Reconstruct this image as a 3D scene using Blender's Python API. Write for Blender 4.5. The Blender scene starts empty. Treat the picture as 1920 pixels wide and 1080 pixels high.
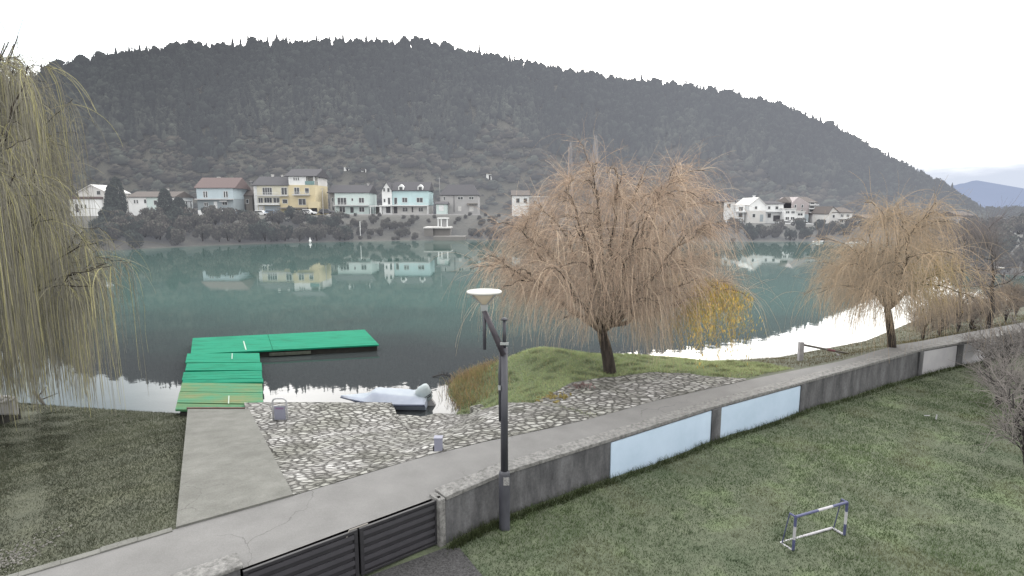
import bpy, math, random
import numpy as np
from mathutils import Vector, Matrix

random.seed(7)
RNG = np.random.default_rng(11)
SC = bpy.context.scene
COL = SC.collection

# ------------------------------------------------------------------ camera maths
F, TILT, CH = 1047.0, math.radians(8.15), 7.0
CT, ST = math.cos(TILT), math.sin(TILT)

def ray(px, py):
    x = (px - 960) / F; v = (py - 540) / F
    return x, CT - v * ST, -ST - v * CT

def un(px, py, z):
    d = ray(px, py); k = (z - CH) / d[2]
    return (d[0] * k, d[1] * k, z)

def at(px, py, Y):
    d = ray(px, py); k = Y / d[1]
    return (d[0] * k, Y, CH + d[2] * k)

def HX(px, Y, py=395):
    return at(px, py, Y)[0]

def HZ(py, Y):
    return at(960, py, Y)[2]

# ------------------------------------------------------------------ mesh helpers
class MB:
    def __init__(self):
        self.v = []; self.f = []; self.mi = []; self.cur = 0

    def _add(self, vs, fs):
        b = len(self.v)
        self.v += [tuple(p) for p in vs]
        for f in fs:
            self.f.append(tuple(i + b for i in f)); self.mi.append(self.cur)

    def box(self, x0, x1, y0, y1, z0, z1):
        self.hexa([(x0, y0, z0), (x1, y0, z0), (x1, y1, z0), (x0, y1, z0),
                   (x0, y0, z1), (x1, y0, z1), (x1, y1, z1), (x0, y1, z1)])
        return self

    def hexa(self, p):
        self._add(p, [(0, 3, 2, 1), (4, 5, 6, 7), (0, 1, 5, 4), (1, 2, 6, 5), (2, 3, 7, 6), (3, 0, 4, 7)])
        return self

    def beam(self, a, b, w, z0, z1, off=0.0):
        """upright slab along a-b, w thick, left side offset"""
        a = Vector((a[0], a[1])); b = Vector((b[0], b[1])); d = (b - a).normalized(); n = Vector((-d.y, d.x))
        q = [a + n * off, b + n * off, b + n * (off + w), a + n * (off + w)]
        self.hexa([(p.x, p.y, z0) for p in q] + [(p.x, p.y, z1) for p in q])
        return self

    def quad(self, a, b, c, d):
        self._add([a, b, c, d], [(0, 1, 2, 3)]); return self

    def poly(self, pts):
        self._add(pts, [tuple(range(len(pts)))]); return self

    def prism(self, prof, axis_vec):
        """closed profile (3D pts) extruded by axis_vec"""
        n = len(prof); a = Vector(axis_vec)
        vs = [Vector(p) for p in prof]; vs += [p + a for p in vs]
        fs = [tuple(range(n - 1, -1, -1)), tuple(range(n, 2 * n))]
        for i in range(n):
            j = (i + 1) % n
            fs.append((i, j, n + j, n + i))
        self._add(vs, fs); return self

    def tube(self, pts, rad, n=8, cap=True):
        pts = [Vector(p) for p in pts]
        if not hasattr(rad, '__len__'): rad = [rad] * len(pts)
        vs = []; fs = []
        prev = None
        for i, p in enumerate(pts):
            t = (pts[min(i + 1, len(pts) - 1)] - pts[max(i - 1, 0)]).normalized()
            if prev is None:
                u = t.orthogonal().normalized()
            else:
                u = (prev - t * prev.dot(t)); u = u.normalized() if u.length > 1e-6 else t.orthogonal().normalized()
            prev = u; w = t.cross(u)
            for k in range(n):
                a = 2 * math.pi * k / n
                vs.append(p + (u * math.cos(a) + w * math.sin(a)) * rad[i])
        for i in range(len(pts) - 1):
            for k in range(n):
                k2 = (k + 1) % n
                fs.append((i * n + k, i * n + k2, (i + 1) * n + k2, (i + 1) * n + k))
        if cap:
            fs.append(tuple(range(n - 1, -1, -1)))
            fs.append(tuple((len(pts) - 1) * n + k for k in range(n)))
        self._add(vs, fs); return self

    def lathe(self, c, prof, n=24):
        """prof: (r,z) list, axis z through c"""
        vs = []; fs = []
        for r, z in prof:
            for k in range(n):
                a = 2 * math.pi * k / n
                vs.append((c[0] + r * math.cos(a), c[1] + r * math.sin(a), c[2] + z))
        for i in range(len(prof) - 1):
            for k in range(n):
                k2 = (k + 1) % n
                fs.append((i * n + k, i * n + k2, (i + 1) * n + k2, (i + 1) * n + k))
        fs.append(tuple(range(n - 1, -1, -1)))
        fs.append(tuple((len(prof) - 1) * n + k for k in range(n)))
        self._add(vs, fs); return self

    def build(self, name, mat, parent=None, smooth=False, bevel=0.0):
        off = Vector((0, 0, 0))
        if parent is not None:
            p = parent
            while p is not None:
                off += Vector(p.location); p = p.parent
        me = bpy.data.meshes.new(name)
        me.from_pydata([tuple(Vector(v) - off) for v in self.v], [], self.f)
        mats = mat if isinstance(mat, (list, tuple)) else [mat]
        for m in mats: me.materials.append(m)
        if len(mats) > 1: me.polygons.foreach_set('material_index', self.mi)
        if smooth: me.polygons.foreach_set('use_smooth', [True] * len(me.polygons))
        me.update()
        o = bpy.data.objects.new(name, me); COL.objects.link(o)
        if parent is not None: o.parent = parent
        if bevel:
            b = o.modifiers.new('bevel', 'BEVEL'); b.width = bevel; b.segments = 2; b.limit_method = 'ANGLE'
        return o

def np_mesh(name, verts, faces, mat, parent=None, cols=None, smooth=False):
    verts = np.asarray(verts, dtype=np.float32); faces = np.asarray(faces, dtype=np.int32)
    if parent is not None:
        off = Vector((0, 0, 0)); p = parent
        while p is not None:
            off += Vector(p.location); p = p.parent
        verts = verts - np.array(off, dtype=np.float32)
    me = bpy.data.meshes.new(name)
    nv, nf, k = len(verts), len(faces), faces.shape[1]
    me.vertices.add(nv); me.vertices.foreach_set('co', verts.ravel())
    me.loops.add(nf * k); me.loops.foreach_set('vertex_index', faces.ravel())
    me.polygons.add(nf)
    me.polygons.foreach_set('loop_start', np.arange(0, nf * k, k, dtype=np.int32))
    me.polygons.foreach_set('loop_total', np.full(nf, k, dtype=np.int32))
    if smooth: me.polygons.foreach_set('use_smooth', np.ones(nf, dtype=bool))
    me.update(calc_edges=True)
    if cols is not None:
        ca = me.attributes.new('col', 'FLOAT_COLOR', 'POINT')
        c4 = np.ones((nv, 4), dtype=np.float32); c4[:, :3] = cols
        ca.data.foreach_set('color', c4.ravel())
    me.materials.append(mat)
    o = bpy.data.objects.new(name, me); COL.objects.link(o)
    if parent is not None: o.parent = parent
    return o

def tag(o, label=None, cat=None, group=None, kind=None):
    if label: o['label'] = label
    if cat: o['category'] = cat
    if group: o['group'] = group
    if kind: o['kind'] = kind
    return o

def empty(name, loc, label=None, cat=None, group=None):
    o = bpy.data.objects.new(name, None); o.empty_display_size = 0.2
    o.location = loc; COL.objects.link(o)
    return tag(o, label, cat, group)

def copy_tree(o, parent=None):
    c = o.copy(); COL.objects.link(c); c.parent = parent
    for ch in list(o.children): copy_tree(ch, c)
    return c

# ------------------------------------------------------------------ materials
def lin(c):
    return tuple(((x / 255) / 12.92 if x / 255 <= 0.04045 else ((x / 255 + 0.055) / 1.055) ** 2.4) for x in c)

def A(r, g, b, k=0.5):
    """albedo that shows as sRGB (r,g,b) under this light"""
    return tuple(x * k for x in lin((r, g, b)))

MATS = {}
def mat(name, c1, c2=None, scale=3.0, rough=0.9, bump=0.0, bscale=None, spec=0.3, haze_glow=None, metal=0.0,
        stretch=None, detail=6.0, c3=None, attr=False, trans=0.0, grain=None, hgrad=False):
    if name in MATS: return MATS[name]
    m = bpy.data.materials.new(name); m.use_nodes = True
    nt = m.node_tree; N = nt.nodes; L = nt.links
    b = N['Principled BSDF']
    b.inputs['Roughness'].default_value = rough
    b.inputs['Specular IOR Level'].default_value = spec
    b.inputs['Metallic'].default_value = metal
    co = N.new('ShaderNodeTexCoord'); src = co.outputs['Object']
    if stretch:
        mp = N.new('ShaderNodeMapping'); mp.inputs['Scale'].default_value = stretch
        L.new(src, mp.inputs['Vector']); src = mp.outputs['Vector']
    no = N.new('ShaderNodeTexNoise'); no.inputs['Scale'].default_value = scale; no.inputs['Detail'].default_value = detail
    no.inputs['Roughness'].default_value = 0.62
    L.new(src, no.inputs['Vector'])
    cr = N.new('ShaderNodeValToRGB'); e = cr.color_ramp.elements
    if c2 is None: c2 = tuple(x * 0.8 for x in c1)
    e[0].position = 0.33; e[1].position = 0.67
    e[0].color = (*c2, 1); e[1].color = (*c1, 1)
    if c3:
        x = e.new(0.5); x.color = (*c3, 1)
    L.new(no.outputs['Fac'], cr.inputs['Fac'])
    out = cr.outputs['Color']
    if attr:
        at_ = N.new('ShaderNodeAttribute'); at_.attribute_name = 'col'
        mx = N.new('ShaderNodeMix'); mx.data_type = 'RGBA'; mx.blend_type = 'MULTIPLY'; mx.inputs[0].default_value = 1
        L.new(at_.outputs['Color'], mx.inputs[6]); L.new(out, mx.inputs[7]); out = mx.outputs[2]
    if grain:
        gn = N.new('ShaderNodeTexNoise'); gn.inputs['Scale'].default_value = grain[0]; gn.inputs['Detail'].default_value = 4; gn.inputs['Roughness'].default_value = .8
        L.new(co.outputs['Object'], gn.inputs['Vector'])
        gm_ = N.new('ShaderNodeMapRange'); gm_.inputs[1].default_value = .3; gm_.inputs[2].default_value = .7; gm_.inputs[3].default_value = 1 - grain[1]; gm_.inputs[4].default_value = 1 + grain[1] * .7
        L.new(gn.outputs['Fac'], gm_.inputs[0])
        gx_ = N.new('ShaderNodeVectorMath'); gx_.operation = 'SCALE'; L.new(out, gx_.inputs[0]); L.new(gm_.outputs[0], gx_.inputs['Scale']); out = gx_.outputs[0]
    L.new(out, b.inputs['Base Color'])
    if hgrad:      # painted airlight: emission grows towards the low sun on the right
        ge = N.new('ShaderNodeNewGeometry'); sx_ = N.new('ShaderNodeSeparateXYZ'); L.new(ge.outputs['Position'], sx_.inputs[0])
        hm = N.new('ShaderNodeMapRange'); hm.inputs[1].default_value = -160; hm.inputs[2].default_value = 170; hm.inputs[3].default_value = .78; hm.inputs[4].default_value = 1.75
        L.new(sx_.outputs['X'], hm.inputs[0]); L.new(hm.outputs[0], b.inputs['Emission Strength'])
    if haze_glow:
        b.inputs['Emission Color'].default_value = (*haze_glow, 1)  # airlight painted in as surface emission
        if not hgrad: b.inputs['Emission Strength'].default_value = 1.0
    if trans:
        b.inputs['Transmission Weight'].default_value = trans
    if bump:
        n2 = N.new('ShaderNodeTexNoise'); n2.inputs['Scale'].default_value = bscale or scale * 4; n2.inputs['Detail'].default_value = 8
        n2.inputs['Roughness'].default_value = 0.7
        L.new(src, n2.inputs['Vector'])
        bp = N.new('ShaderNodeBump'); bp.inputs['Strength'].default_value = 1.0; bp.inputs['Distance'].default_value = bump
        L.new(n2.outputs['Fac'], bp.inputs['Height']); L.new(bp.outputs['Normal'], b.inputs['Normal'])
    MATS[name] = m
    return m

HZC = (0.068, 0.071, 0.080)     # glow put into far materials in place of airlight
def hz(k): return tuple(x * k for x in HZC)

# ------------------------------------------------------------------ world, sun, camera
SUN_EL, SUN_AZ = math.radians(16), math.radians(12)      # azimuth measured from +Y towards +X
w = bpy.data.worlds.new('World'); SC.world = w; w.use_nodes = True
nt = w.node_tree; N = nt.nodes; L = nt.links
bg = N['Background']; bg.inputs['Strength'].default_value = 0.118
sky = N.new('ShaderNodeTexSky'); sky.sky_type = 'NISHITA'; sky.sun_disc = False
sky.sun_elevation = SUN_EL; sky.sun_rotation = SUN_AZ
sky.air_density = 1.0; sky.dust_density = 2.5; sky.ozone_density = 1.5
tc = N.new('ShaderNodeTexCoord')
sep = N.new('ShaderNodeSeparateXYZ'); L.new(tc.outputs['Generated'], sep.inputs[0])
# thin cloud veil: brightest low down towards the hidden sun
dot = N.new('ShaderNodeVectorMath'); dot.operation = 'DOT_PRODUCT'
dot.inputs[1].default_value = (math.sin(SUN_AZ - 0.25), math.cos(SUN_AZ - 0.25), 0.12)
L.new(tc.outputs['Generated'], dot.inputs[0])
mr = N.new('ShaderNodeMapRange'); mr.inputs[1].default_value = -0.6; mr.inputs[2].default_value = 1.0
mr.inputs[3].default_value = 19.0; mr.inputs[4].default_value = 48.0
L.new(dot.outputs['Value'], mr.inputs[0])
veil = N.new('ShaderNodeVectorMath'); veil.operation = 'SCALE'
veil.inputs[0].default_value = (1.0, 0.98, 0.95)
L.new(mr.outputs[0], veil.inputs['Scale'])
cmap = N.new('ShaderNodeMapping'); cmap.inputs['Scale'].default_value = (1.6, 1.6, 9.0); L.new(tc.outputs['Generated'], cmap.inputs['Vector'])
cn = N.new('ShaderNodeTexNoise'); cn.inputs['Scale'].default_value = 1.7; cn.inputs['Detail'].default_value = 7; cn.inputs['Roughness'].default_value = 0.55
L.new(cmap.outputs[0], cn.inputs['Vector'])
cr = N.new('ShaderNodeValToRGB'); cr.color_ramp.elements[0].position = 0.30; cr.color_ramp.elements[1].position = 0.56
cr.color_ramp.elements[0].color = (0.72, 0.72, 0.72, 1); cr.color_ramp.elements[1].color = (1, 1, 1, 1)
L.new(cn.outputs['Fac'], cr.inputs['Fac'])
mx = N.new('ShaderNodeMix'); mx.data_type = 'RGBA'
L.new(cr.outputs['Color'], mx.inputs[0]); L.new(sky.outputs[0], mx.inputs[6]); L.new(veil.outputs[0], mx.inputs[7])
# grey-blue cloud bank low on the right of the view
bd = N.new('ShaderNodeVectorMath'); bd.operation = 'DOT_PRODUCT'; bd.inputs[1].default_value = (0.661, 0.75, 0.02)
L.new(tc.outputs['Generated'], bd.inputs[0])
bm = N.new('ShaderNodeMapRange'); bm.interpolation_type = 'SMOOTHSTEP'; bm.inputs[1].default_value = 0.93; bm.inputs[2].default_value = 0.985
L.new(bd.outputs['Value'], bm.inputs[0])
wob = N.new('ShaderNodeMath'); wob.operation = 'MULTIPLY_ADD'; wob.inputs[1].default_value = -0.10
L.new(cn.outputs['Fac'], wob.inputs[0]); L.new(sep.outputs['Z'], wob.inputs[2])
bz = N.new('ShaderNodeMapRange'); bz.interpolation_type = 'SMOOTHSTEP'
bz.inputs[1].default_value = 0.0; bz.inputs[2].default_value = 0.068; bz.inputs[3].default_value = 1.0; bz.inputs[4].default_value = 0.0
L.new(wob.outputs[0], bz.inputs[0])
bmul = N.new('ShaderNodeMath'); bmul.operation = 'MULTIPLY'; L.new(bm.outputs[0], bmul.inputs[0]); L.new(bz.outputs[0], bmul.inputs[1])
mx2 = N.new('ShaderNodeMix'); mx2.data_type = 'RGBA'; mx2.inputs[7].default_value = (6.0, 6.5, 7.5, 1)
L.new(bmul.outputs[0], mx2.inputs[0]); L.new(mx.outputs[2], mx2.inputs[6])
ld = N.new('ShaderNodeVectorMath'); ld.operation = 'DOT_PRODUCT'; ld.inputs[1].default_value = (-0.64, 0.68, 0.36)
L.new(tc.outputs['Generated'], ld.inputs[0])
lm = N.new('ShaderNodeMapRange'); lm.interpolation_type = 'SMOOTHSTEP'; lm.inputs[1].default_value = 0.955; lm.inputs[2].default_value = 1.0
L.new(ld.outputs['Value'], lm.inputs[0])
mx3 = N.new('ShaderNodeMix'); mx3.data_type = 'RGBA'; mx3.inputs[7].default_value = (7.6, 9.3, 10.0, 1)
L.new(lm.outputs[0], mx3.inputs[0]); L.new(mx2.outputs[2], mx3.inputs[6]); L.new(mx3.outputs[2], bg.inputs['Color'])

sl = bpy.data.lights.new('sun', 'SUN'); sl.energy = 0.8; sl.angle = math.radians(14); sl.color = (1.0, 0.93, 0.82)
so = bpy.data.objects.new('sun', sl); COL.objects.link(so)
sd = Vector((math.sin(SUN_AZ) * math.cos(SUN_EL), math.cos(SUN_AZ) * math.cos(SUN_EL), math.sin(SUN_EL)))
so.rotation_euler = sd.to_track_quat('Z', 'Y').to_euler()

cd = bpy.data.cameras.new('camera'); cam = bpy.data.objects.new('camera', cd); COL.objects.link(cam)
cam.location = (0, 0, CH); cam.rotation_euler = (math.radians(90) - TILT, 0, 0)
cd.sensor_width = 36; cd.lens = 36 * F / 1920; cd.clip_end = 20000; cd.clip_start = 0.1
SC.camera = cam
SC.view_settings.view_transform = 'Standard'; SC.view_settings.look = 'None'
SC.view_settings.exposure = 0; SC.view_settings.gamma = 1

# ------------------------------------------------------------------ near-bank ground functions
ZP = 1.45      # path level
PATH_L = [(-20, -1.7), (-12, 4.4), (-7.45, 7.86), (-5.87, 9.06), (-4.26, 10.19), (-2.56, 11.51), (-1.71, 12.1), (-1.3, 12.35), (-.9, 12.6),
          (-.5, 12.85), (-.13, 13.0), (.4, 13.3), (.9, 13.55), (1.4, 13.85), (1.98, 14.14), (3.1, 14.9), (4.25, 15.68), (7.64, 17.57),
          (12.16, 19.94), (15.6, 22.2), (21.7, 25.2), (30, 29.2), (45, 36)]
SHORE = [(-40, 22), (-26, 21), (-15.3, 19), (-11.57, 18.43), (-8.8, 18.43), (-6.2, 18.43), (-4.13, 18.43), (-3.95, 17.5), (-2.95, 17.35),
         (-2.0, 17.9), (-1.8, 18.95), (-2.4, 20.3), (-2.55, 21.6), (-1.8, 23.2), (1.2, 24.4), (4.6, 24.9), (8.5, 24.8), (12.3, 25.5),
         (18.7, 28.9), (24, 33.3), (30.6, 39.0), (44, 45), (72, 50)]
WALL_PX = [(835, 932), (945, 885), (1145, 823), (1335, 763), (1500, 718), (1730, 655), (1900, 625)]
def wall_pt(px):
    xs = [p[0] for p in WALL_PX]
    return un(px, float(np.interp(px, xs, [p[1] for p in WALL_PX])), 1.5)[:2]
WALL = [wall_pt(p[0]) for p in WALL_PX]

def polydist(x, y, pl):
    x = np.asarray(x, float); y = np.asarray(y, float)
    best = np.full(x.shape, 1e9)
    for (ax, ay), (bx, by) in zip(pl[:-1], pl[1:]):
        dx, dy = bx - ax, by - ay
        t = np.clip(((x - ax) * dx + (y - ay) * dy) / (dx * dx + dy * dy), 0, 1)
        best = np.minimum(best, np.hypot(x - ax - t * dx, y - ay - t * dy))
    return best

def side(x, y, pl):
    """signed distance, positive on the left of the polyline's direction"""
    x = np.asarray(x, float); y = np.asarray(y, float)
    best = np.full(x.shape, 1e9); sg = np.ones(x.shape)
    for (ax, ay), (bx, by) in zip(pl[:-1], pl[1:]):
        dx, dy = bx - ax, by - ay
        t = np.clip(((x - ax) * dx + (y - ay) * dy) / (dx * dx + dy * dy), 0, 1)
        d = np.hypot(x - ax - t * dx, y - ay - t * dy)
        c = dx * (y - ay) - dy * (x - ax)
        m = d < best
        best = np.where(m, d, best); sg = np.where(m, np.sign(c), sg)
    return best * sg

def sst(a, b, x):
    t = np.clip((np.asarray(x, float) - a) / (b - a), 0, 1); return t * t * (3 - 2 * t)

def bank_h(x, y):
    x = np.asarray(x, float); y = np.asarray(y, float)
    a = polydist(x, y, PATH_L); s = side(x, y, SHORE)     # s>0 : river side
    b = np.abs(s)
    t = a / (a + b + 1e-6)
    p = 1.05 + 1.9 * sst(-2.5, 1.5, x) * (1 - sst(5.0, 9.0, x))
    z = (ZP - 0.04) * (1 - t ** p) + 0.02
    z = z + 0.62 * np.exp(-(((x - .9) / 2.4) ** 2 + ((y - 20.8) / 2.2) ** 2)) * np.clip(b / 1.5, 0, 1) * np.clip(a / 1.5, 0, 1)
    z = z - 0.25 * sst(8, 16, x) * np.clip(a / 2, 0, 1) * (1 - t)
    n = 0.035 * np.sin(x * 1.7 + 0.6 * y) * np.sin(y * 1.3 - 0.4 * x) + 0.02 * np.sin(x * 4.1) * np.sin(y * 3.7 + 1)
    z = z + n * np.clip(a * 2, 0, 1) * np.clip(b, 0, 1)
    return np.where(s > 0, -np.minimum(s * 0.45, 2.5) + 0.0, z)

ZL = 0.5
def lawn_h(x, y):
    x = np.asarray(x, float); y = np.asarray(y, float)
    return ZL + 0.04 * np.sin(x * 0.9 + y * 0.3) * np.sin(y * 0.8) + 0.015 * np.sin(x * 3.3) * np.sin(y * 2.9)

def on_bank(px, py):
    """first hit of the pixel's ray with the near bank"""
    d = ray(px, py); k = np.linspace(4, 60, 6000)
    X, Y, Z = d[0] * k, d[1] * k, CH + d[2] * k
    h = bank_h(X, Y); i = int(np.argmax(Z < h))
    return (float(X[i]), float(Y[i]), float(h[i]))

def loft(A_, B_, nv, zf, name, m, ext=1.0, sub=4, smooth=True, cols=None):
    a = []; b = []
    for i in range(len(A_) - 1):
        for k in range(sub):
            t = k / sub
            a.append(np.array(A_[i]) * (1 - t) + np.array(A_[i + 1]) * t)
            b.append(np.array(B_[i]) * (1 - t) + np.array(B_[i + 1]) * t)
    a.append(np.array(A_[-1], float)); b.append(np.array(B_[-1], float))
    a = np.array(a); b = np.array(b)
    vv = np.linspace(0, ext, nv + 1)
    P = a[:, None, :] * (1 - vv)[None, :, None] + b[:, None, :] * vv[None, :, None]
    Z = zf(P[..., 0], P[..., 1])
    V = np.concatenate([P, Z[..., None]], -1).reshape(-1, 3)
    n = nv + 1; idx = np.arange(len(a) * n).reshape(len(a), n)
    Fq = np.stack([idx[:-1, :-1], idx[1:, :-1], idx[1:, 1:], idx[:-1, 1:]], -1).reshape(-1, 4)
    return np_mesh(name, V, Fq, m, smooth=smooth)

# ------------------------------------------------------------------ ground materials
M_lawn = mat('lawn_grass', A(112, 126, 94, .58), A(92, 104, 82, .54), scale=0.9, bump=0.02, bscale=14, c3=A(106, 114, 94, .54), grain=(9, .25))
M_bank = mat('bank_grass', A(106, 110, 90, .48), A(92, 97, 82, .44), scale=0.7, bump=0.02, bscale=14, c3=A(104, 108, 92, .46), grain=(9, .25))
M_path = mat('path_asphalt', A(172, 172, 172, .355), A(156, 156, 156, .355), scale=1.3, bump=0.006, bscale=60, detail=10, grain=(45, .16))
M_conc = mat('ramp_concrete', A(170, 171, 166, .335), A(146, 147, 142, .325), scale=2.0, bump=0.012, bscale=30, detail=14, c3=A(158, 159, 154, .33), grain=(30, .22))
M_gravel = mat('gravel', A(110, 110, 112, .42), A(60, 60, 62, .42), scale=28, bump=0.02, bscale=40)

def greener_mound(m):
    nt = m.node_tree; N = nt.nodes; L = nt.links; b = N['Principled BSDF']; src = b.inputs['Base Color'].links[0].from_socket
    co = N.new('ShaderNodeTexCoord'); sp = N.new('ShaderNodeSeparateXYZ'); L.new(co.outputs['Object'], sp.inputs[0])
    mr = N.new('ShaderNodeMapRange'); mr.interpolation_type = 'SMOOTHSTEP'; mr.inputs[1].default_value = -3.4; mr.inputs[2].default_value = -.6; L.new(sp.outputs['X'], mr.inputs[0])
    m2 = N.new('ShaderNodeMapRange'); m2.interpolation_type = 'SMOOTHSTEP'; m2.inputs[1].default_value = 6; m2.inputs[2].default_value = 9; m2.inputs[3].default_value = 1; m2.inputs[4].default_value = 0; L.new(sp.outputs['X'], m2.inputs[0])
    mu = N.new('ShaderNodeMath'); mu.operation = 'MULTIPLY'; L.new(mr.outputs[0], mu.inputs[0]); L.new(m2.outputs[0], mu.inputs[1])
    gx = N.new('ShaderNodeMix'); gx.data_type = 'RGBA'; gx.blend_type = 'MULTIPLY'; gx.inputs[0].default_value = 1; gx.inputs[7].default_value = (1.5, 1.75, 1.35, 1); L.new(src, gx.inputs[6])
    mx = N.new('ShaderNodeMix'); mx.data_type = 'RGBA'; L.new(mu.outputs[0], mx.inputs[0]); L.new(src, mx.inputs[6]); L.new(gx.outputs[2], mx.inputs[7]); L.new(mx.outputs[2], b.inputs['Base Color'])
greener_mound(M_bank)
def add_cracks(m, scale=.55, width=.012, dark=.62):
    nt = m.node_tree; N = nt.nodes; L = nt.links; b = N['Principled BSDF']; src = b.inputs['Base Color'].links[0].from_socket
    co = N.new('ShaderNodeTexCoord'); wn = N.new('ShaderNodeTexNoise'); wn.inputs['Scale'].default_value = 2.2; wn.inputs['Detail'].default_value = 8; L.new(co.outputs['Object'], wn.inputs['Vector'])
    ad = N.new('ShaderNodeVectorMath'); ad.operation = 'MULTIPLY_ADD'; ad.inputs[1].default_value = (.5, .5, 0); L.new(wn.outputs['Color'], ad.inputs[0]); L.new(co.outputs['Object'], ad.inputs[2])
    v = N.new('ShaderNodeTexVoronoi'); v.voronoi_dimensions = '2D'; v.feature = 'DISTANCE_TO_EDGE'; v.inputs['Scale'].default_value = scale; L.new(ad.outputs[0], v.inputs['Vector'])
    n2 = N.new('ShaderNodeTexNoise'); n2.inputs['Scale'].default_value = .45; L.new(co.outputs['Object'], n2.inputs['Vector'])
    th = N.new('ShaderNodeMapRange'); th.inputs[1].default_value = .48; th.inputs[2].default_value = .62; th.inputs[3].default_value = .0005; th.inputs[4].default_value = width; L.new(n2.outputs['Fac'], th.inputs[0])
    mr = N.new('ShaderNodeMapRange'); mr.inputs[1].default_value = 0; mr.inputs[3].default_value = dark; mr.inputs[4].default_value = 1.0; L.new(v.outputs['Distance'], mr.inputs[0]); L.new(th.outputs[0], mr.inputs[2])
    sc_ = N.new('ShaderNodeVectorMath'); sc_.operation = 'SCALE'; L.new(src, sc_.inputs[0]); L.new(mr.outputs[0], sc_.inputs['Scale']); L.new(sc_.outputs[0], b.inputs['Base Color'])
add_cracks(M_path); add_cracks(M_conc, .8, .012, .6)
def stone_mat():
    m = bpy.data.materials.new('rubble_paving'); m.use_nodes = True
    nt = m.node_tree; N = nt.nodes; L = nt.links; b = N['Principled BSDF']
    b.inputs['Roughness'].default_value = 0.9; b.inputs['Specular IOR Level'].default_value = 0.2
    co = N.new('ShaderNodeTexCoord')
    wn = N.new('ShaderNodeTexNoise'); wn.inputs['Scale'].default_value = 3.5; wn.inputs['Detail'].default_value = 3
    L.new(co.outputs['Object'], wn.inputs['Vector'])
    ad = N.new('ShaderNodeVectorMath'); ad.operation = 'MULTIPLY_ADD'
    L.new(wn.outputs['Color'], ad.inputs[0]); ad.inputs[1].default_value = (0.16, 0.16, 0); L.new(co.outputs['Object'], ad.inputs[2])
    mp = N.new('ShaderNodeMapping'); mp.inputs['Rotation'].default_value = (0, 0, math.radians(-25)); mp.inputs['Scale'].default_value = (4.0, 6.2, 0.0)
    L.new(ad.outputs[0], mp.inputs['Vector'])
    v1 = N.new('ShaderNodeTexVoronoi'); v1.voronoi_dimensions = '2D'; v1.feature = 'DISTANCE_TO_EDGE'; v1.inputs['Scale'].default_value = 1
    v1.inputs['Randomness'].default_value = 0.95
    v2 = N.new('ShaderNodeTexVoronoi'); v2.voronoi_dimensions = '2D'; v2.inputs['Scale'].default_value = 1; v2.inputs['Randomness'].default_value = 0.95
    L.new(mp.outputs[0], v1.inputs['Vector']); L.new(mp.outputs[0], v2.inputs['Vector'])
    sp = N.new('ShaderNodeSeparateColor'); L.new(v2.outputs['Color'], sp.inputs[0])
    cr = N.new('ShaderNodeValToRGB'); e = cr.color_ramp.elements
    e[0].color = (*A(156, 155, 153, .38), 1); e[1].color = (*A(226, 226, 225, .43), 1); e[1].position = .9
    x = e.new(.45); x.color = (*A(202, 201, 199, .40), 1)
    L.new(sp.outputs[0], cr.inputs['Fac'])
    n2 = N.new('ShaderNodeTexNoise'); n2.inputs['Scale'].default_value = 9; n2.inputs['Detail'].default_value = 8; L.new(co.outputs['Object'], n2.inputs['Vector'])
    mx = N.new('ShaderNodeMix'); mx.data_type = 'RGBA'; mx.blend_type = 'OVERLAY'; mx.inputs[0].default_value = .35
    L.new(cr.outputs['Color'], mx.inputs[6]); L.new(n2.outputs['Fac'], mx.inputs[7])
    # mortar joints, width varying over the paving
    n3 = N.new('ShaderNodeTexNoise'); n3.inputs['Scale'].default_value = .6; L.new(co.outputs['Object'], n3.inputs['Vector'])
    th = N.new('ShaderNodeMapRange'); th.inputs[1].default_value = .35; th.inputs[2].default_value = .65; th.inputs[3].default_value = .10; th.inputs[4].default_value = .20
    L.new(n3.outputs['Fac'], th.inputs[0])
    sm = N.new('ShaderNodeMapRange'); sm.interpolation_type = 'SMOOTHSTEP'; sm.inputs[1].default_value = 0.01
    L.new(v1.outputs['Distance'], sm.inputs[0]); L.new(th.outputs[0], sm.inputs[2])
    n4 = N.new('ShaderNodeMix'); n4.data_type = 'RGBA'; n4.inputs[6].default_value = (*A(122, 121, 120, .36), 1); n4.inputs[7].default_value = (*A(152, 150, 148, .38), 1)
    L.new(n3.outputs['Fac'], n4.inputs[0])
    mj = N.new('ShaderNodeMix'); mj.data_type = 'RGBA'; L.new(sm.outputs[0], mj.inputs[0]); L.new(n4.outputs[2], mj.inputs[6]); L.new(mx.outputs[2], mj.inputs[7])
    n5 = N.new('ShaderNodeTexNoise'); n5.inputs['Scale'].default_value = .8; n5.inputs['Detail'].default_value = 6; L.new(co.outputs['Object'], n5.inputs['Vector'])
    c5 = N.new('ShaderNodeValToRGB'); c5.color_ramp.elements[0].position = .36; c5.color_ramp.elements[0].color = (.70, .71, .66, 1); c5.color_ramp.elements[1].position = .62; c5.color_ramp.elements[1].color = (1, 1, 1, 1); L.new(n5.outputs['Fac'], c5.inputs['Fac'])
    m5 = N.new('ShaderNodeMix'); m5.data_type = 'RGBA'; m5.blend_type = 'MULTIPLY'; m5.inputs[0].default_value = 1; L.new(mj.outputs[2], m5.inputs[6]); L.new(c5.outputs['Color'], m5.inputs[7])
    L.new(m5.outputs[2], b.inputs['Base Color'])
    hs = N.new('ShaderNodeMapRange'); hs.interpolation_type = 'SMOOTHSTEP'; hs.inputs[1].default_value = 0; hs.inputs[2].default_value = .22
    L.new(v1.outputs['Distance'], hs.inputs[0])
    hh = N.new('ShaderNodeMath'); hh.operation = 'MULTIPLY_ADD'; hh.inputs[1].default_value = .25; L.new(n2.outputs['Fac'], hh.inputs[0]); L.new(hs.outputs[0], hh.inputs[2])
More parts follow.
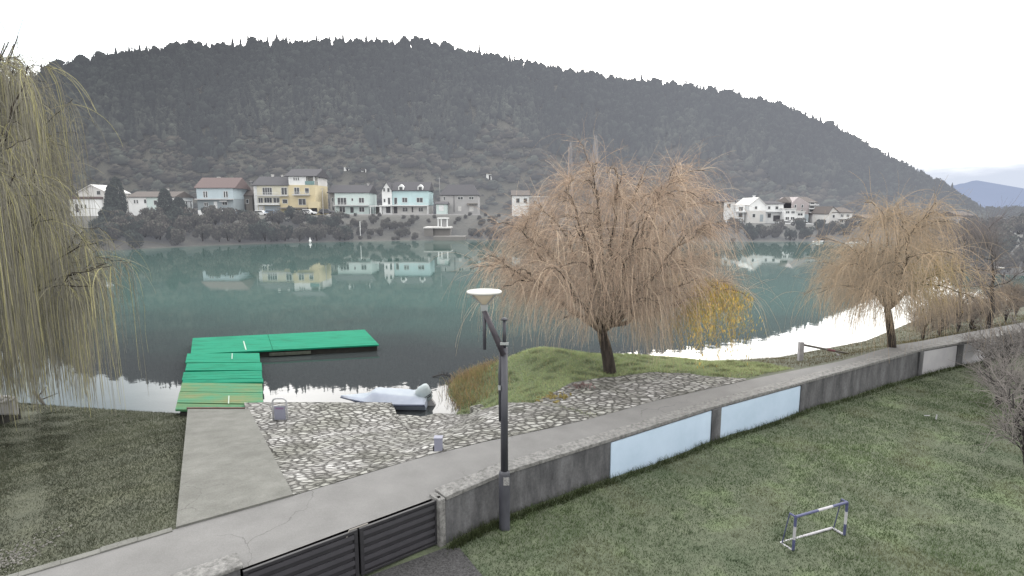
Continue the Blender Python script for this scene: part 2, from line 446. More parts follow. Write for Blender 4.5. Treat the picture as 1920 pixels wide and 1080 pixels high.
    bp = N.new('ShaderNodeBump'); bp.inputs['Distance'].default_value = .09; L.new(hh.outputs[0], bp.inputs['Height'])
    L.new(bp.outputs['Normal'], b.inputs['Normal'])
    return m
M_stone = stone_mat()

def water_mat():
    m = bpy.data.materials.new('river_water'); m.use_nodes = True
    nt = m.node_tree; N = nt.nodes; L = nt.links; b = N['Principled BSDF']
    b.inputs['Roughness'].default_value = 0.02; b.inputs['IOR'].default_value = 1.33
    b.inputs['Specular IOR Level'].default_value = 0.75
    co = N.new('ShaderNodeTexCoord'); sp = N.new('ShaderNodeSeparateXYZ'); L.new(co.outputs['Object'], sp.inputs[0])
    n1 = N.new('ShaderNodeTexNoise'); n1.inputs['Scale'].default_value = .12; L.new(co.outputs['Object'], n1.inputs['Vector'])
    ad = N.new('ShaderNodeMath'); ad.operation = 'MULTIPLY_ADD'; ad.inputs[1].default_value = 14; L.new(n1.outputs['Fac'], ad.inputs[0]); L.new(sp.outputs['Y'], ad.inputs[2])
    mr = N.new('ShaderNodeMapRange'); mr.interpolation_type = 'SMOOTHSTEP'; mr.inputs[1].default_value = 30; mr.inputs[2].default_value = 52; L.new(ad.outputs[0], mr.inputs[0])
    mx = N.new('ShaderNodeMix'); mx.data_type = 'RGBA'; L.new(mr.outputs[0], mx.inputs[0])
    mx.inputs[6].default_value = (0.030, 0.034, 0.036, 1); mx.inputs[7].default_value = (0.046, 0.088, 0.080, 1)
    L.new(mx.outputs[2], b.inputs['Base Color'])
    n2 = N.new('ShaderNodeTexNoise'); n2.inputs['Scale'].default_value = 1.6; n2.inputs['Detail'].default_value = 3; L.new(co.outputs['Object'], n2.inputs['Vector'])
    n3 = N.new('ShaderNodeTexNoise'); n3.inputs['Scale'].default_value = .25; n3.inputs['Detail'].default_value = 2; L.new(co.outputs['Object'], n3.inputs['Vector'])
    cr = N.new('ShaderNodeMapRange'); cr.inputs[1].default_value = .5; cr.inputs[2].default_value = .75; L.new(n3.outputs['Fac'], cr.inputs[0])
    mu = N.new('ShaderNodeMath'); mu.operation = 'MULTIPLY_ADD'; mu.inputs[2].default_value = .25; mu.inputs[1].default_value = .5; L.new(cr.outputs[0], mu.inputs[0])
    m3 = N.new('ShaderNodeMath'); m3.operation = 'MULTIPLY'; L.new(n2.outputs['Fac'], m3.inputs[0]); L.new(mu.outputs[0], m3.inputs[1])
    bp = N.new('ShaderNodeBump'); bp.inputs['Distance'].default_value = .005; L.new(m3.outputs[0], bp.inputs['Height'])
    L.new(bp.outputs['Normal'], b.inputs['Normal'])
    return m

# water: one flat sheet from the near bank to beyond the far shore
wm = MB(); wm.quad((-900, 6, 0), (900, 6, 0), (900, 420, 0), (-900, 420, 0))
tag(wm.build('water', water_mat()), 'calm teal green river reflecting the hill and houses', 'river', kind='structure')

# near bank
tag(loft(PATH_L, SHORE, 60, bank_h, 'ground', M_bank, ext=1.35, sub=8), 'grassy river bank sloping from the path to the water', 'ground', kind='structure')
# lower lawn on this side of the wall
lawn_a = [(-14, 0), (-4.4, 7.95), (-1.2, 10.3)] + [(x - .1, y + .15) for x, y in WALL[1:]] + [(40, 32.5), (70, 45)]
lawn_b = [(-8, -6), (-2, -4), (2, -3), (4, -2), (9, -1), (14, 0), (19, 2), (26, 4), (32, 7), (50, 12), (90, 20)]
lawn_a = lawn_a[:len(lawn_b)]
tag(loft(lawn_a, lawn_b[:len(lawn_a)], 60, lawn_h, 'lawn', M_lawn, sub=10), 'mown green lawn below the concrete wall', 'lawn', kind='structure')

# path
def shift(pl, d):
    out = []
    for i, p in enumerate(pl):
        a = Vector(pl[max(i - 1, 0)]); b = Vector(pl[min(i + 1, len(pl) - 1)]); t = (b - a).normalized()
        out.append((p[0] - t.y * d, p[1] + t.x * d))
    return out
GATE_A, GATE_B = un(833, 930, 1.47)[:2], un(455, 1070, 1.47)[:2]
right_edge = [(-17.6, -4.2), (-9.8, 3.4), GATE_B, GATE_A] + WALL[1:] + [(30, 27.9), (45, 34.6)]
def resample(pl, n):
    P = np.array(pl, float); s = np.concatenate([[0], np.cumsum(np.hypot(*np.diff(P, axis=0).T))])
    q = np.linspace(0, s[-1], n); return list(zip(np.interp(q, s, P[:, 0]), np.interp(q, s, P[:, 1])))
re_in = shift(right_edge, 0.10)
tag(loft(resample(re_in, 120), resample(PATH_L, 120), 8, lambda x, y: ZP + 0.006 * np.sin(x * 2.1) * np.sin(y * 1.7), 'path', M_path, sub=1),
    'grey asphalt path running along the top of the wall', 'path', kind='structure')
# broken concrete edge of the path on the left lawn
kb = MB()
pl = resample(PATH_L[:5], 40)
for i in range(len(pl) - 1):
    if pl[i][0] > -5.95: break
    j = random.uniform(-.03, .03)
    kb.beam(pl[i], pl[i + 1], .14 + j, 1.1, ZP + .008 + random.uniform(0, .02), off=-.06)
tag(kb.build('kerb', M_conc, bevel=.01), 'cracked pale concrete edging between path and left lawn', 'kerb', kind='structure')

# ramp to the jetty
RA, RB = (-5.87, 9.06), (-4.26, 10.19)
RC, RD = un(467, 768, .5)[:2], un(352, 768, .5)[:2]
rm = MB(); nR = 16
for i in range(nR):
    t0, t1 = i / nR, (i + 1) / nR
    def q(a, b, t): return (a[0] * (1 - t) + b[0] * t, a[1] * (1 - t) + b[1] * t)
    z0, z1 = 1.49 * (1 - t0) + .52 * t0, 1.49 * (1 - t1) + .52 * t1
    l0, l1, r0, r1 = q(RA, RD, t0), q(RA, RD, t1), q(RB, RC, t0), q(RB, RC, t1)
    rm._add([(*l0, z0), (*r0, z0), (*r1, z1), (*l1, z1), (*l0, z0 - .6), (*r0, z0 - .6), (*r1, z1 - .6), (*l1, z1 - .6)],
            [(0, 1, 2, 3), (0, 3, 7, 4), (1, 5, 6, 2)] + ([(0, 4, 5, 1)] if i == 0 else []) + ([(3, 2, 6, 7)] if i == nR - 1 else []))
tag(rm.build('ramp', M_conc), 'worn pale concrete ramp leading down to the green jetty', 'ramp', kind='structure')

# stone paving
pav_lo = [(-4.7, 9.88), (-2.56, 11.51), (-1.71, 12.1), (-1.3, 12.35), (-.9, 12.6), (-.5, 12.85), (-.13, 13.0), (.9, 13.55), (1.98, 14.14),
          (4.25, 15.68), (7.64, 17.57)]
pav_hi = [(-9.2, 18.43), (-6.2, 18.43), (-4.13, 18.43), (-3.95, 17.5), (-2.95, 17.35), (-2.1, 17.75), (-1.35, 17.7)]
pav_hi += [on_bank(px, py)[:2] for px, py in [(1000, 757), (1075, 718), (1230, 699), (1398, 711)]]
def pav_h(x, y):
    a = polydist(x, y, PATH_L)
    h = np.where(side(x, y, SHORE) > -.02, .04, bank_h(x, y))
    quay = 0.32 * sst(15.6, 18.2, y) * (1 - sst(-2.6, -1.4, x))      # paved edge stands above the water
    return h + .03 + quay + .018 * np.clip(a, 0, 1) * np.sin(x * 5.3 + y * 2) * np.sin(y * 6.1)
tag(loft(pav_lo, pav_hi, 60, pav_h, 'paving', M_stone, sub=8), 'pale rubble stone paving sloping to the water', 'paving', kind='structure')
qm = MB()
for a_, b_ in zip(pav_hi[:6], pav_hi[1:7]):
    for k in range(3):
        t0, t1 = k / 3, (k + 1) / 3
        p = [a_[0] + (b_[0] - a_[0]) * t0, a_[1] + (b_[1] - a_[1]) * t0]; q_ = [a_[0] + (b_[0] - a_[0]) * t1, a_[1] + (b_[1] - a_[1]) * t1]
        zp, zq = float(pav_h(np.array(p[0]), np.array(p[1]))), float(pav_h(np.array(q_[0]), np.array(q_[1])))
        qm.quad((*p, -.8), (*q_, -.8), (*q_, zq), (*p, zp))
tag(qm.build('quay', M_stone), 'rough stone face of the paved bank at the water', 'quay', kind='structure')
# raised block that ends the upper paving
c0 = on_bank(880, 775); c1 = on_bank(995, 775)
lg = MB(); lg.beam(c0[:2], c1[:2], .45, c0[2] - .2, c0[2] + .26)
tag(lg.build('stone_ledge', M_stone, bevel=.05), 'low pale stone ledge below the grassy mound', 'ledge', kind='structure')
# gravel in front of the gate
gr = [un(px, py, ZL)[:2] for px, py in [(833, 1032), (862, 1032), (905, 1085)]] + [(-1.2, 6), (-5, 5.0), (-4.3, 7.9)]
gm = MB(); gm.poly([(x, y, ZL + .05) for x, y in gr])
tag(gm.build('gravel', M_gravel), 'dark gravel strip in front of the gate', 'gravel', kind='structure')

# ------------------------------------------------------------------ far bank and hill
SH_PX = [-900, -300, 0, 230, 400, 640, 870, 1380, 1550, 1700, 1850, 2100, 2800]
SH_Y = [60, 72, 82, 95, 106, 118, 124, 117, 118, 108, 60, 54, 54]
RG_PX = [-900, -300, 0, 110, 200, 300, 400, 500, 600, 700, 800, 850, 950, 1030, 1150, 1250, 1350, 1450, 1550, 1620, 1700, 1760, 1800, 1850, 1900, 2200, 2800]
RG_PY = [330, 250, 190, 148, 125, 108, 99, 92, 90, 89, 92, 100, 120, 139, 158, 168, 187, 213, 253, 296, 340, 366, 392, 415, 424, 424, 424]
RG_Y = [200, 215, 235, 240, 250, 262, 275, 288, 296, 300, 302, 302, 302, 300, 296, 285, 266, 242, 224, 212, 204, 202, 202, 206, 214, 240, 270]
TE_PX = [-900, 200, 900, 1300, 1900, 2800]; TE_Z = [4.6, 5.1, 5.2, 3.2, 2.2, 2.0]
def hill_z(px, Y):
    px = np.asarray(px, float); Y = np.asarray(Y, float)
    S = np.interp(px, SH_PX, SH_Y); R = np.interp(px, RG_PX, RG_Y); rpy = np.interp(px, RG_PX, RG_PY); T = np.interp(px, TE_PX, TE_Z)
    v = (rpy - 540) / F; zr = CH + R * (-ST - v * CT) / (CT - v * ST)
    zr = np.maximum(zr, T + .5)
    Yh = np.maximum(166.0, S + 30)
    low = np.where(Y < S, -1.5 * np.clip((S - Y) / 6, 0, 1), T * sst(0, 1, (Y - S) / 17) ** .8)
    t = np.clip((Y - Yh) / (R - Yh), 0, 1.6)
    g = np.where(t < 1, t ** 1.12 * (1 + .22 * (1 - t)), 1 - .55 * np.clip(t - 1, 0, 1) - .4 * np.clip(t - 1, 0, 1) ** 2)
    n = (2.2 * np.sin(px * .021 + Y * .016) * np.sin(Y * .035 + px * .004) + 1.2 * np.sin(px * .055 + Y * .03) * np.sin(Y * .09)) * np.clip(t * 4, 0, 1) * np.clip((1 - t) * 5, .12, 1)
    return low + (zr - T) * g + n
gp = np.arange(-900, 2801, 14.0)
gy = np.concatenate([np.linspace(-8, 20, 15), np.linspace(26, 60, 10)])
rows = []
Sg = np.interp(gp, SH_PX, SH_Y); Rg = np.interp(gp, RG_PX, RG_Y)
tt = np.concatenate([np.linspace(0, 1, 55), np.linspace(1.05, 1.6, 8)])
Yg = np.concatenate([Sg[:, None] + np.linspace(-8, 26, 18)[None, :], (np.maximum(166, Sg + 30)[:, None] + (Rg - np.maximum(166, Sg + 30))[:, None] * tt[None, :])], 1)
PG = np.repeat(gp[:, None], Yg.shape[1], 1)
def px2x(px, Y): return (px - 960) / F / (CT + .143 * ST) * Y
V = np.stack([px2x(PG, Yg), Yg, hill_z(PG, Yg)], -1).reshape(-1, 3)
idx = np.arange(V.shape[0]).reshape(PG.shape)
Fq = np.stack([idx[:-1, :-1], idx[1:, :-1], idx[1:, 1:], idx[:-1, 1:]], -1).reshape(-1, 4)
M_hill = mat('hill_scrub', A(114, 111, 98, .25), A(88, 90, 78, .21), scale=.16, haze_glow=hz(1.55), detail=12, c3=A(102, 101, 88, .23), bump=.5, bscale=.9, hgrad=True)  # scrub colours plus a painted airlight glow
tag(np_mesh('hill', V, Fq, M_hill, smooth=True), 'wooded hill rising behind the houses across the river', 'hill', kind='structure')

# far blue mountain on the right
mt = MB()
prof = [(1500, 420), (1600, 392), (1690, 372), (1755, 356), (1775, 351), (1800, 345), (1830, 338), (1845, 342), (1868, 352), (1890, 361), (1915, 371), (1960, 380), (2050, 372), (2150, 390), (2300, 405), (2600, 420)]
pts = [at(px, py, 4000) for px, py in prof]
for i in range(len(pts) - 1):
    a, b = pts[i], pts[i + 1]
    for k in range(4):
        t0, t1 = k / 4, (k + 1) / 4
        j0 = (18 * math.sin(i * 4.1 + k * 2.2)) if 0 < i + k else 0; j1 = 18 * math.sin((i + (k + 1) // 4) * 4.1 + ((k + 1) % 4) * 2.2)
        p0 = [a[c] + (b[c] - a[c]) * t0 for c in range(3)]; p1 = [a[c] + (b[c] - a[c]) * t1 for c in range(3)]
        p0[2] += j0 * .12; p1[2] += j1 * .12
        mt.quad((p0[0], 2600, -60), (p1[0], 2600, -60), tuple(p1), tuple(p0))
        mt.quad(tuple(p0), tuple(p1), (p1[0], 5200, -60), (p0[0], 5200, -60))
tag(mt.build('mountain', mat('far_mountain', (.01, .012, .02), (.006, .008, .014), scale=.004, spec=0.0, haze_glow=(0.36, 0.42, 0.56)), smooth=True),  # distant airlight painted as emission over a nearly black base
    'hazy blue mountain far off on the right', 'mountain', kind='structure')

# ------------------------------------------------------------------ far vegetation
M_far = mat('far_foliage', (1, 1, 1), (.8, .8, .8), scale=.35, haze_glow=hz(1.88), attr=True, spec=.02, hgrad=True)  # emission lifts the foliage to imitate aerial perspective
def blob_template(kind, rng, detail=1.0):
    """unit tree (height 1, centred on base), ragged shell of triangles; returns verts, faces, shade"""
    nr, ns = (5, 6)
    V = []; Fc = []; sh = []
    for i in range(nr):
        t = i / (nr - 1)
        if kind == 'cypress': r = .17 * math.sin(min(1, t * 2.2 + .25) * math.pi / 2) * (1 - t) ** .7 + .006; z = .04 + .96 * t
        elif kind == 'cone': r = .26 * (1 - t) ** .85 + .008; z = .1 + .9 * t
        elif kind == 'pine': r = .42 * math.sin(max(.12, t) ** .8 * math.pi * .92); z = .35 + .65 * t
        else: r = .5 * math.sin(max(.18, t) ** .7 * math.pi * .93); z = .02 + .98 * t
        for k in range(ns):
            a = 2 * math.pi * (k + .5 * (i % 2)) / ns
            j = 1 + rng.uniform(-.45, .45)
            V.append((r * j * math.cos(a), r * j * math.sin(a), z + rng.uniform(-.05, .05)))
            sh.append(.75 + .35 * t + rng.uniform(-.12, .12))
    for i in range(nr - 1):
        for k in range(ns):
            k2 = (k + 1) % ns; a, b, c, d = i * ns + k, i * ns + k2, (i + 1) * ns + k2, (i + 1) * ns + k
            Fc += [(a, b, c), (a, c, d)]
    for q in range(int(40 * detail)):
        base = V[rng.integers(0, nr * ns)]; s = rng.uniform(.05, .13)
        b0 = len(V)
        for _ in range(3):
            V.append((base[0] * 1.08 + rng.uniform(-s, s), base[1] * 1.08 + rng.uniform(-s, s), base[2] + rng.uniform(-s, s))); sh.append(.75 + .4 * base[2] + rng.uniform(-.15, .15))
        Fc.append((b0, b0 + 1, b0 + 2))
    return np.array(V), np.array(Fc), np.array(sh)
def spire_template(rng, wide=1.0):
    nr, ns = 8, 7; V = []; Fc = []; sh = []
    for i in range(nr):
        t = i / (nr - 1); r = wide * (.15 * (1 - t) ** .75 * min(1, .55 + t * 2.5) + .004)
        for k in range(ns):
            a = 2 * math.pi * (k + .5 * (i % 2)) / ns; j = 1 + rng.uniform(-.18, .18)
            V.append((r * j * math.cos(a), r * j * math.sin(a), .0 + t + rng.uniform(-.02, .02) * (t < .95))); sh.append(.85 + .2 * t + rng.uniform(-.08, .08))
    for i in range(nr - 1):
        for k in range(ns):
            k2 = (k + 1) % ns; a, b, c, d = i * ns + k, i * ns + k2, (i + 1) * ns + k2, (i + 1) * ns + k; Fc += [(a, b, c), (a, c, d)]
    for q in range(40):
        bse = V[rng.integers(0, nr * ns - ns)]; b0 = len(V)
        for _ in range(3): V.append((bse[0] * 1.1 + rng.uniform(-.03, .03), bse[1] * 1.1 + rng.uniform(-.03, .03), bse[2] + rng.uniform(-.05, .06))); sh.append(.9)
        Fc.append((b0, b0 + 1, b0 + 2))
    return np.array(V), np.array(Fc), np.array(sh)
rt = np.random.default_rng(3)
TPL = {k: [blob_template(k, rt) for _ in range(5)] for k in ('cypress', 'cone', 'pine', 'bush')}
def clump_noise(px, Y):
    return .5 + .25 * np.sin(px * .017 + Y * .02) + .25 * np.sin(px * .041 - Y * .033 + 1.3) + .16 * np.sin(px * .11 + Y * .07)

VS, FS, CS = [], [], []; nvt = 0
def plant(px, Y, kind, h, wd, col, lift=0.0):
    global nvt
    V, Fc, sh = TPL[kind][RNG.integers(0, 5)]
    a = RNG.uniform(0, 6.28); c, s = math.cos(a), math.sin(a)
    W = np.empty_like(V)
    W[:, 0] = (V[:, 0] * c - V[:, 1] * s) * h * wd + px2x(px, Y)
    W[:, 1] = (V[:, 0] * s + V[:, 1] * c) * h * wd + Y
    W[:, 2] = V[:, 2] * h + float(hill_z(px, Y)) - .3 + lift
    VS.append(W); FS.append(Fc + nvt); CS.append(np.clip(sh, .25, 1.4)[:, None] * np.array(col)[None, :]); nvt += len(V)
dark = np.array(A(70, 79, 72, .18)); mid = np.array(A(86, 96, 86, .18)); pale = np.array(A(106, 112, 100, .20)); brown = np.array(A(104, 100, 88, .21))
placed = 0
while placed < 19000:
    px = RNG.uniform(-420, 1960); S = np.interp(px, SH_PX, SH_Y); R = np.interp(px, RG_PX, RG_Y); Yh = max(166, S + 30)
    t = RNG.uniform(0, 1.05) ; Y = Yh + (R - Yh) * t
    if RNG.uniform() > Y / 310: continue
    n = float(clump_noise(px, Y)); edge = .32 + .2 * (n - .5)
    if px > 1650: edge = .05
    if t < edge and RNG.uniform() > .55 + .45 * t / edge: continue
    if t < edge:
        k = 'bush'; h = RNG.uniform(.6, 1.7) if RNG.uniform() < .85 else RNG.uniform(2, 3.4); wd = RNG.uniform(1.1, 2.0); c = (brown if RNG.uniform() < .65 else pale) * RNG.uniform(1.1, 1.35)
    else:
        r = RNG.uniform()
        k = 'cone' if r < .52 else ('pine' if r < .72 else ('bush' if r < .78 else 'cypress'))
        h = RNG.uniform(2.6, 5.4); wd = RNG.uniform(.8, 1.15) * (.8 if k == 'pine' else 1)
        u = np.clip((t - edge) / .35, 0, 1)
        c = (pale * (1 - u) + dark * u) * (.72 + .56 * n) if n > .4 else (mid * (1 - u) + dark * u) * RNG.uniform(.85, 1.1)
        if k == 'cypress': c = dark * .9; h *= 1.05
    plant(px, Y, k, h, wd, c * RNG.uniform(.88, 1.12)); placed += 1
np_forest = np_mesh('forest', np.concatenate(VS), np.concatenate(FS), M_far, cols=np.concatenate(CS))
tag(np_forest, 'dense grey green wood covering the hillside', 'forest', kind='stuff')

def tpl_obj(name, kind, col, detail=3.0, seed=0):
    V, Fc, sh = blob_template(kind, np.random.default_rng(seed), detail) if kind in ('pine', 'bush') else spire_template(np.random.default_rng(seed), 1.0 if kind == 'cypress' else 1.5)
    me_o = np_mesh(name, V, Fc, M_far, cols=np.clip(sh, .25, 1.4)[:, None] * np.array(col)[None, :])
    me = me_o.data; bpy.data.objects.remove(me_o); return me
# trees that stand out one by one along the ridge
RM = {k: [tpl_obj('ridge_tree', k, dark * .95, 2.0, s) for s in range(3)] for k in ('cypress', 'cone', 'pine')}
for i in range(150):
    px = -60 + i * 12.6 + RNG.uniform(-5, 5); R = float(np.interp(px, RG_PX, RG_Y)) - RNG.uniform(0, 5)
    r = RNG.uniform(); cl = math.sin(px * .03) + math.sin(px * .011 + 2)
    k = 'cypress' if (r < .6 and cl > -.5) else ('pine' if r < .85 else 'cone')
    nm, lb, gp_ = {'cypress': ('cypress_tree', 'slim dark cypress spiking above the ridge of the hill', 'cypresses along the ridge'),
                   'cone': ('conifer_tree', 'pointed dark conifer on the ridge of the hill', 'conifers along the ridge'),
                   'pine': ('pine_tree', 'round headed dark pine on the ridge of the hill', 'pines along the ridge')}[k]
    o = bpy.data.objects.new(nm, RM[k][RNG.integers(0, 3)]); COL.objects.link(o)
    h = RNG.uniform(4.6, 8.4) * (1.12 if k == 'cypress' else .85) * (1 if px < 1000 else .85)
    o.location = (px2x(px, R), R, float(hill_z(px, R)) - .5); o.scale = (h * (1.0 if k != 'cypress' else .95), h * (1.0 if k != 'cypress' else .95), h); o.rotation_euler.z = RNG.uniform(0, 6.28)
    tag(o, lb, 'tree', gp_)

# bushes and trees between the houses and the water
def leafy_mesh(name, n, rx, rz, leaf, cols, seed, upright=0.0, twiggy=False):
    """unit-less shrub: n small leaf clumps / twigs through an uneven volume; base at z=0"""
    r = np.random.default_rng(seed)
    nb = 9
    cen = np.stack([r.uniform(-.62, .62, nb) * rx, r.uniform(-.62, .62, nb) * rx, r.uniform(.25, .8, nb) * rz], 1); rad = r.uniform(.3, .52, nb)
    w = r.integers(0, nb, n); d = r.normal(size=(n, 3)); d /= np.linalg.norm(d, axis=1)[:, None]
    P = cen[w] + d * (rad[w] * r.uniform(.45, 1.0, n) ** .5)[:, None] * np.array([rx, rx, rz * .55])
    P[:, 2] = np.clip(P[:, 2], .02 * rz, None)
    e1 = r.normal(size=(n, 3)); e1[:, 2] += upright * np.sign(e1[:, 2]); e1 /= np.linalg.norm(e1, axis=1)[:, None]
    e2 = np.cross(e1, r.normal(size=(n, 3))); e2 /= np.linalg.norm(e2, axis=1)[:, None]
    ln = leaf * r.uniform(.6, 1.5, n)[:, None]; wdt = ln * (.10 if twiggy else .45)
    if twiggy: ln = ln * 2.6
    V = np.stack([P - e1 * ln - e2 * wdt * .3, P + e2 * wdt, P + e1 * ln, P - e2 * wdt], 1).reshape(-1, 3)
    Fq = np.arange(n * 4).reshape(n, 4)
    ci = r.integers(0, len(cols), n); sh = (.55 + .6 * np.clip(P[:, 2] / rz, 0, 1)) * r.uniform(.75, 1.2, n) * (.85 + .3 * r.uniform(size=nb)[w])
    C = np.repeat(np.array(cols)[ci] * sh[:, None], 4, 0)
    return V, Fq, C
M_farleaf = mat('bank_shrub', (1, 1, 1), (.8, .8, .8), scale=.8, haze_glow=hz(1.15), attr=True, spec=.05, hgrad=True)
M_farleaf2 = mat('near_twigs', (1, 1, 1), (.75, .75, .75), scale=1.5, attr=True, spec=.05, haze_glow=(.07, .067, .065))  # faint emission imitates pale air over the twigs
def stems(mb, h, n=5, r=.06):
    for _ in range(n):
        a = random.uniform(0, 6.28); e = random.uniform(.15, .4) * h
        mb.tube([(0, 0, -.2), (.3 * e * math.cos(a), .3 * e * math.sin(a), .35 * h), (e * math.cos(a), e * math.sin(a), .75 * h)], [r, r * .7, r * .3], 5)
M_farbark = mat('far_bark', A(78, 74, 72, .4), scale=2, haze_glow=hz(.6))
def shrub_proto(name, cols, n, rx, rz, leaf, seed, twiggy=False, m=None):
    root = empty(name, (0, 0, 0))
    V, Fq, C = leafy_mesh('crown', n, rx, rz, leaf, cols, seed, .6, twiggy)
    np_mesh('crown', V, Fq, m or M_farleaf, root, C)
    s = MB(); stems(s, rz, 5, .05); s.build('trunk', M_farbark, root)
    return root
gb = [A(112, 106, 100, .5), A(98, 96, 92, .48), A(104, 106, 96, .48)]
gd = [A(78, 88, 82, .44), A(70, 80, 76, .42), A(86, 94, 86, .44)]
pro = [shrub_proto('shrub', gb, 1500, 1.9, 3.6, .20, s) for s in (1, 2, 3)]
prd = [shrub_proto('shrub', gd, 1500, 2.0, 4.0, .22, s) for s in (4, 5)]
used = set()
def put(protos, px, Y, sc, label, group, name=None, zoff=-.2):
    p = protos[RNG.integers(0, len(protos))]
    if p.name in used: o = copy_tree(p)
    else: o = p; used.add(p.name)
    o.location = (px2x(px, Y), Y, float(hill_z(px, Y)) + zoff)
    s = sc * RNG.uniform(.88, 1.12); o.scale = (s * RNG.uniform(.9, 1.2), s, s); o.rotation_euler.z = RNG.uniform(0, 6.28)
    if name: o.name = name
    return tag(o, label, 'tree' if 'tree' in (name or '') else 'shrub', group)
LBG = 'bare grey brown shrub in the thicket along the far bank'; LBD = 'dark green shrub in the thicket along the far bank'
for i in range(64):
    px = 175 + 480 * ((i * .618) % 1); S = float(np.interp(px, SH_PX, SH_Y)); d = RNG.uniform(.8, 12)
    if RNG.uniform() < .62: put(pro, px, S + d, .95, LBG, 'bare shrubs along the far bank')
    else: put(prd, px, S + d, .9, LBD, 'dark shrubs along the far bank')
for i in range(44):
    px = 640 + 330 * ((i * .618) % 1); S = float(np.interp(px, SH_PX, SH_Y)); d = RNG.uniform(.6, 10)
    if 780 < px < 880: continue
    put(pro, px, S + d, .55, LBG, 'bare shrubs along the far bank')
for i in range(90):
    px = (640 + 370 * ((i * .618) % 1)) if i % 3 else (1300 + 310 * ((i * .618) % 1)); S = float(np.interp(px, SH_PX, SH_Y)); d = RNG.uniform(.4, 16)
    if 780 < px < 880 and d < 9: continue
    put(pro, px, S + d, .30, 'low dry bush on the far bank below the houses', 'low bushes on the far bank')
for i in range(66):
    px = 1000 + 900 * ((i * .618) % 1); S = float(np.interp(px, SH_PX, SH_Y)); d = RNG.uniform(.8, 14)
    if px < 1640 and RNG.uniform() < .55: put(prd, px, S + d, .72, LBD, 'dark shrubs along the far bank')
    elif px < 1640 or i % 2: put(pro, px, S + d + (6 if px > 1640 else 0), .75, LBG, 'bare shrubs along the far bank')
put_late = []
keep_b = [o for o in pro + prd if o.name in used]
for o in pro + prd:
    if o.name not in used: bpy.data.objects.remove(o)
def evergreen(px, Y, h, w_, label, seed):
    b = (px2x(px, Y), Y, float(hill_z(px, Y)) - .2)
    root = empty('evergreen_tree', b, label, 'tree')
    r = np.random.default_rng(seed); n = 2200
    t = r.uniform(0, 1, n) ** 1.3; rad = w_ * (np.sin(np.minimum(1, t * 2 + .3) * 1.57) * (1 - t) ** .38) * r.uniform(.4, 1.08, n) ** .5; a = r.uniform(0, 6.28, n)
    P = np.stack([rad * np.cos(a), rad * np.sin(a), .06 * h + t * h * .94], 1) + np.array(b)
    e1 = r.normal(size=(n, 3)); e1[:, 2] += 1; e1 /= np.linalg.norm(e1, axis=1)[:, None]; e2 = np.cross(e1, r.normal(size=(n, 3))); e2 /= np.linalg.norm(e2, axis=1)[:, None]
    V = np.stack([P - e1 * .3, P + e2 * .14, P + e1 * .34, P - e2 * .14], 1).reshape(-1, 3)
    c = np.array([gd[i] for i in r.integers(0, 3, n)]) * r.uniform(.7, 1.15, n)[:, None]
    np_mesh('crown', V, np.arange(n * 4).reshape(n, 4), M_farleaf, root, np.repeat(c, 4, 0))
    s = MB(); s.tube([(b[0], b[1], b[2]), (b[0], b[1], b[2] + h * .8)], [.16, .04], 6); s.build('trunk', M_farbark, root)
evergreen(222, 122, 8.6, 1.9, 'tall dark evergreen between the white gabled house and the long mint house', 1)
evergreen(212, 118, 7.0, 1.7, 'shorter dark evergreen left beside the tall one near the white gabled house', 2)
evergreen(311, 124, 6.2, 1.9, 'dark evergreen in front of the long mint house', 3)
evergreen(336, 120, 4.2, 1.8, 'low dark evergreen right of the one before the long mint house', 4)

for i in range(34):
    px = 1690 + 330 * ((i * .618) % 1); S = float(np.interp(px, SH_PX, SH_Y)); Yq_ = S + RNG.uniform(.5, 9) if i % 3 else S + RNG.uniform(10, 60)
    put_late.append((px, Yq_, .62 if i % 3 else .9))
for px, Yq_, sc_ in put_late:
    o = copy_tree(keep_b[RNG.integers(0, len(keep_b))]); o.location = (px2x(px, Yq_), Yq_, float(hill_z(px, Yq_)) - .2); s_ = sc_ * RNG.uniform(.85, 1.15); o.scale = (s_ * 1.15, s_, s_); o.rotation_euler.z = RNG.uniform(0, 6.28)
    tag(o, 'hazy grey green shrub on the river bend behind the right hand trees', 'shrub', 'shrubs on the river bend')
# ------------------------------------------------------------------ far houses
HK = .8
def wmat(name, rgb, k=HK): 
    g_ = sum(rgb) / 3; c = A(*[v * .62 + g_ * .38 for v in rgb], k); return mat(name, c, tuple(x * .86 for x in c), scale=.5, haze_glow=hz(.35), rough=.9)
M_white = wmat('white_render', (226, 230, 232)); M_mint = wmat('mint_render', (198, 222, 220)); M_blue = wmat('blue_render', (176, 200, 212))
M_gblue = wmat('greyblue_render', (150, 166, 176)); M_cream = wmat('cream_render', (206, 202, 176)); M_yel = wmat('yellow_render', (214, 196, 146))
M_grey = wmat('grey_render', (170, 170, 172)); M_dgrey = wmat('dull_stone_wall', (132, 128, 124)); M_pink = wmat('pink_render', (176, 164, 166)); M_pale = wmat('pale_render', (206, 206, 204))
M_cyan = wmat('cyan_render', (178, 220, 226))
M_rgrey = mat('grey_roof_tiles', A(98, 98, 104, .42), A(84, 84, 90, .42), scale=3, haze_glow=hz(.6), stretch=(1, 1, 6))
M_rred = mat('red_roof_tiles', A(142, 124, 122, .42), A(124, 110, 110, .42), scale=3, haze_glow=hz(.6), stretch=(1, 1, 6))
M_rbrn = mat('brown_roof_tiles', A(128, 120, 116, .42), A(110, 104, 102, .42), scale=3, haze_glow=hz(.6), stretch=(1, 1, 6))
M_pane = mat('dark_window_glass', A(66, 72, 80, .4), A(50, 56, 64, .4), scale=2, rough=.15, spec=.5, haze_glow=hz(.5))
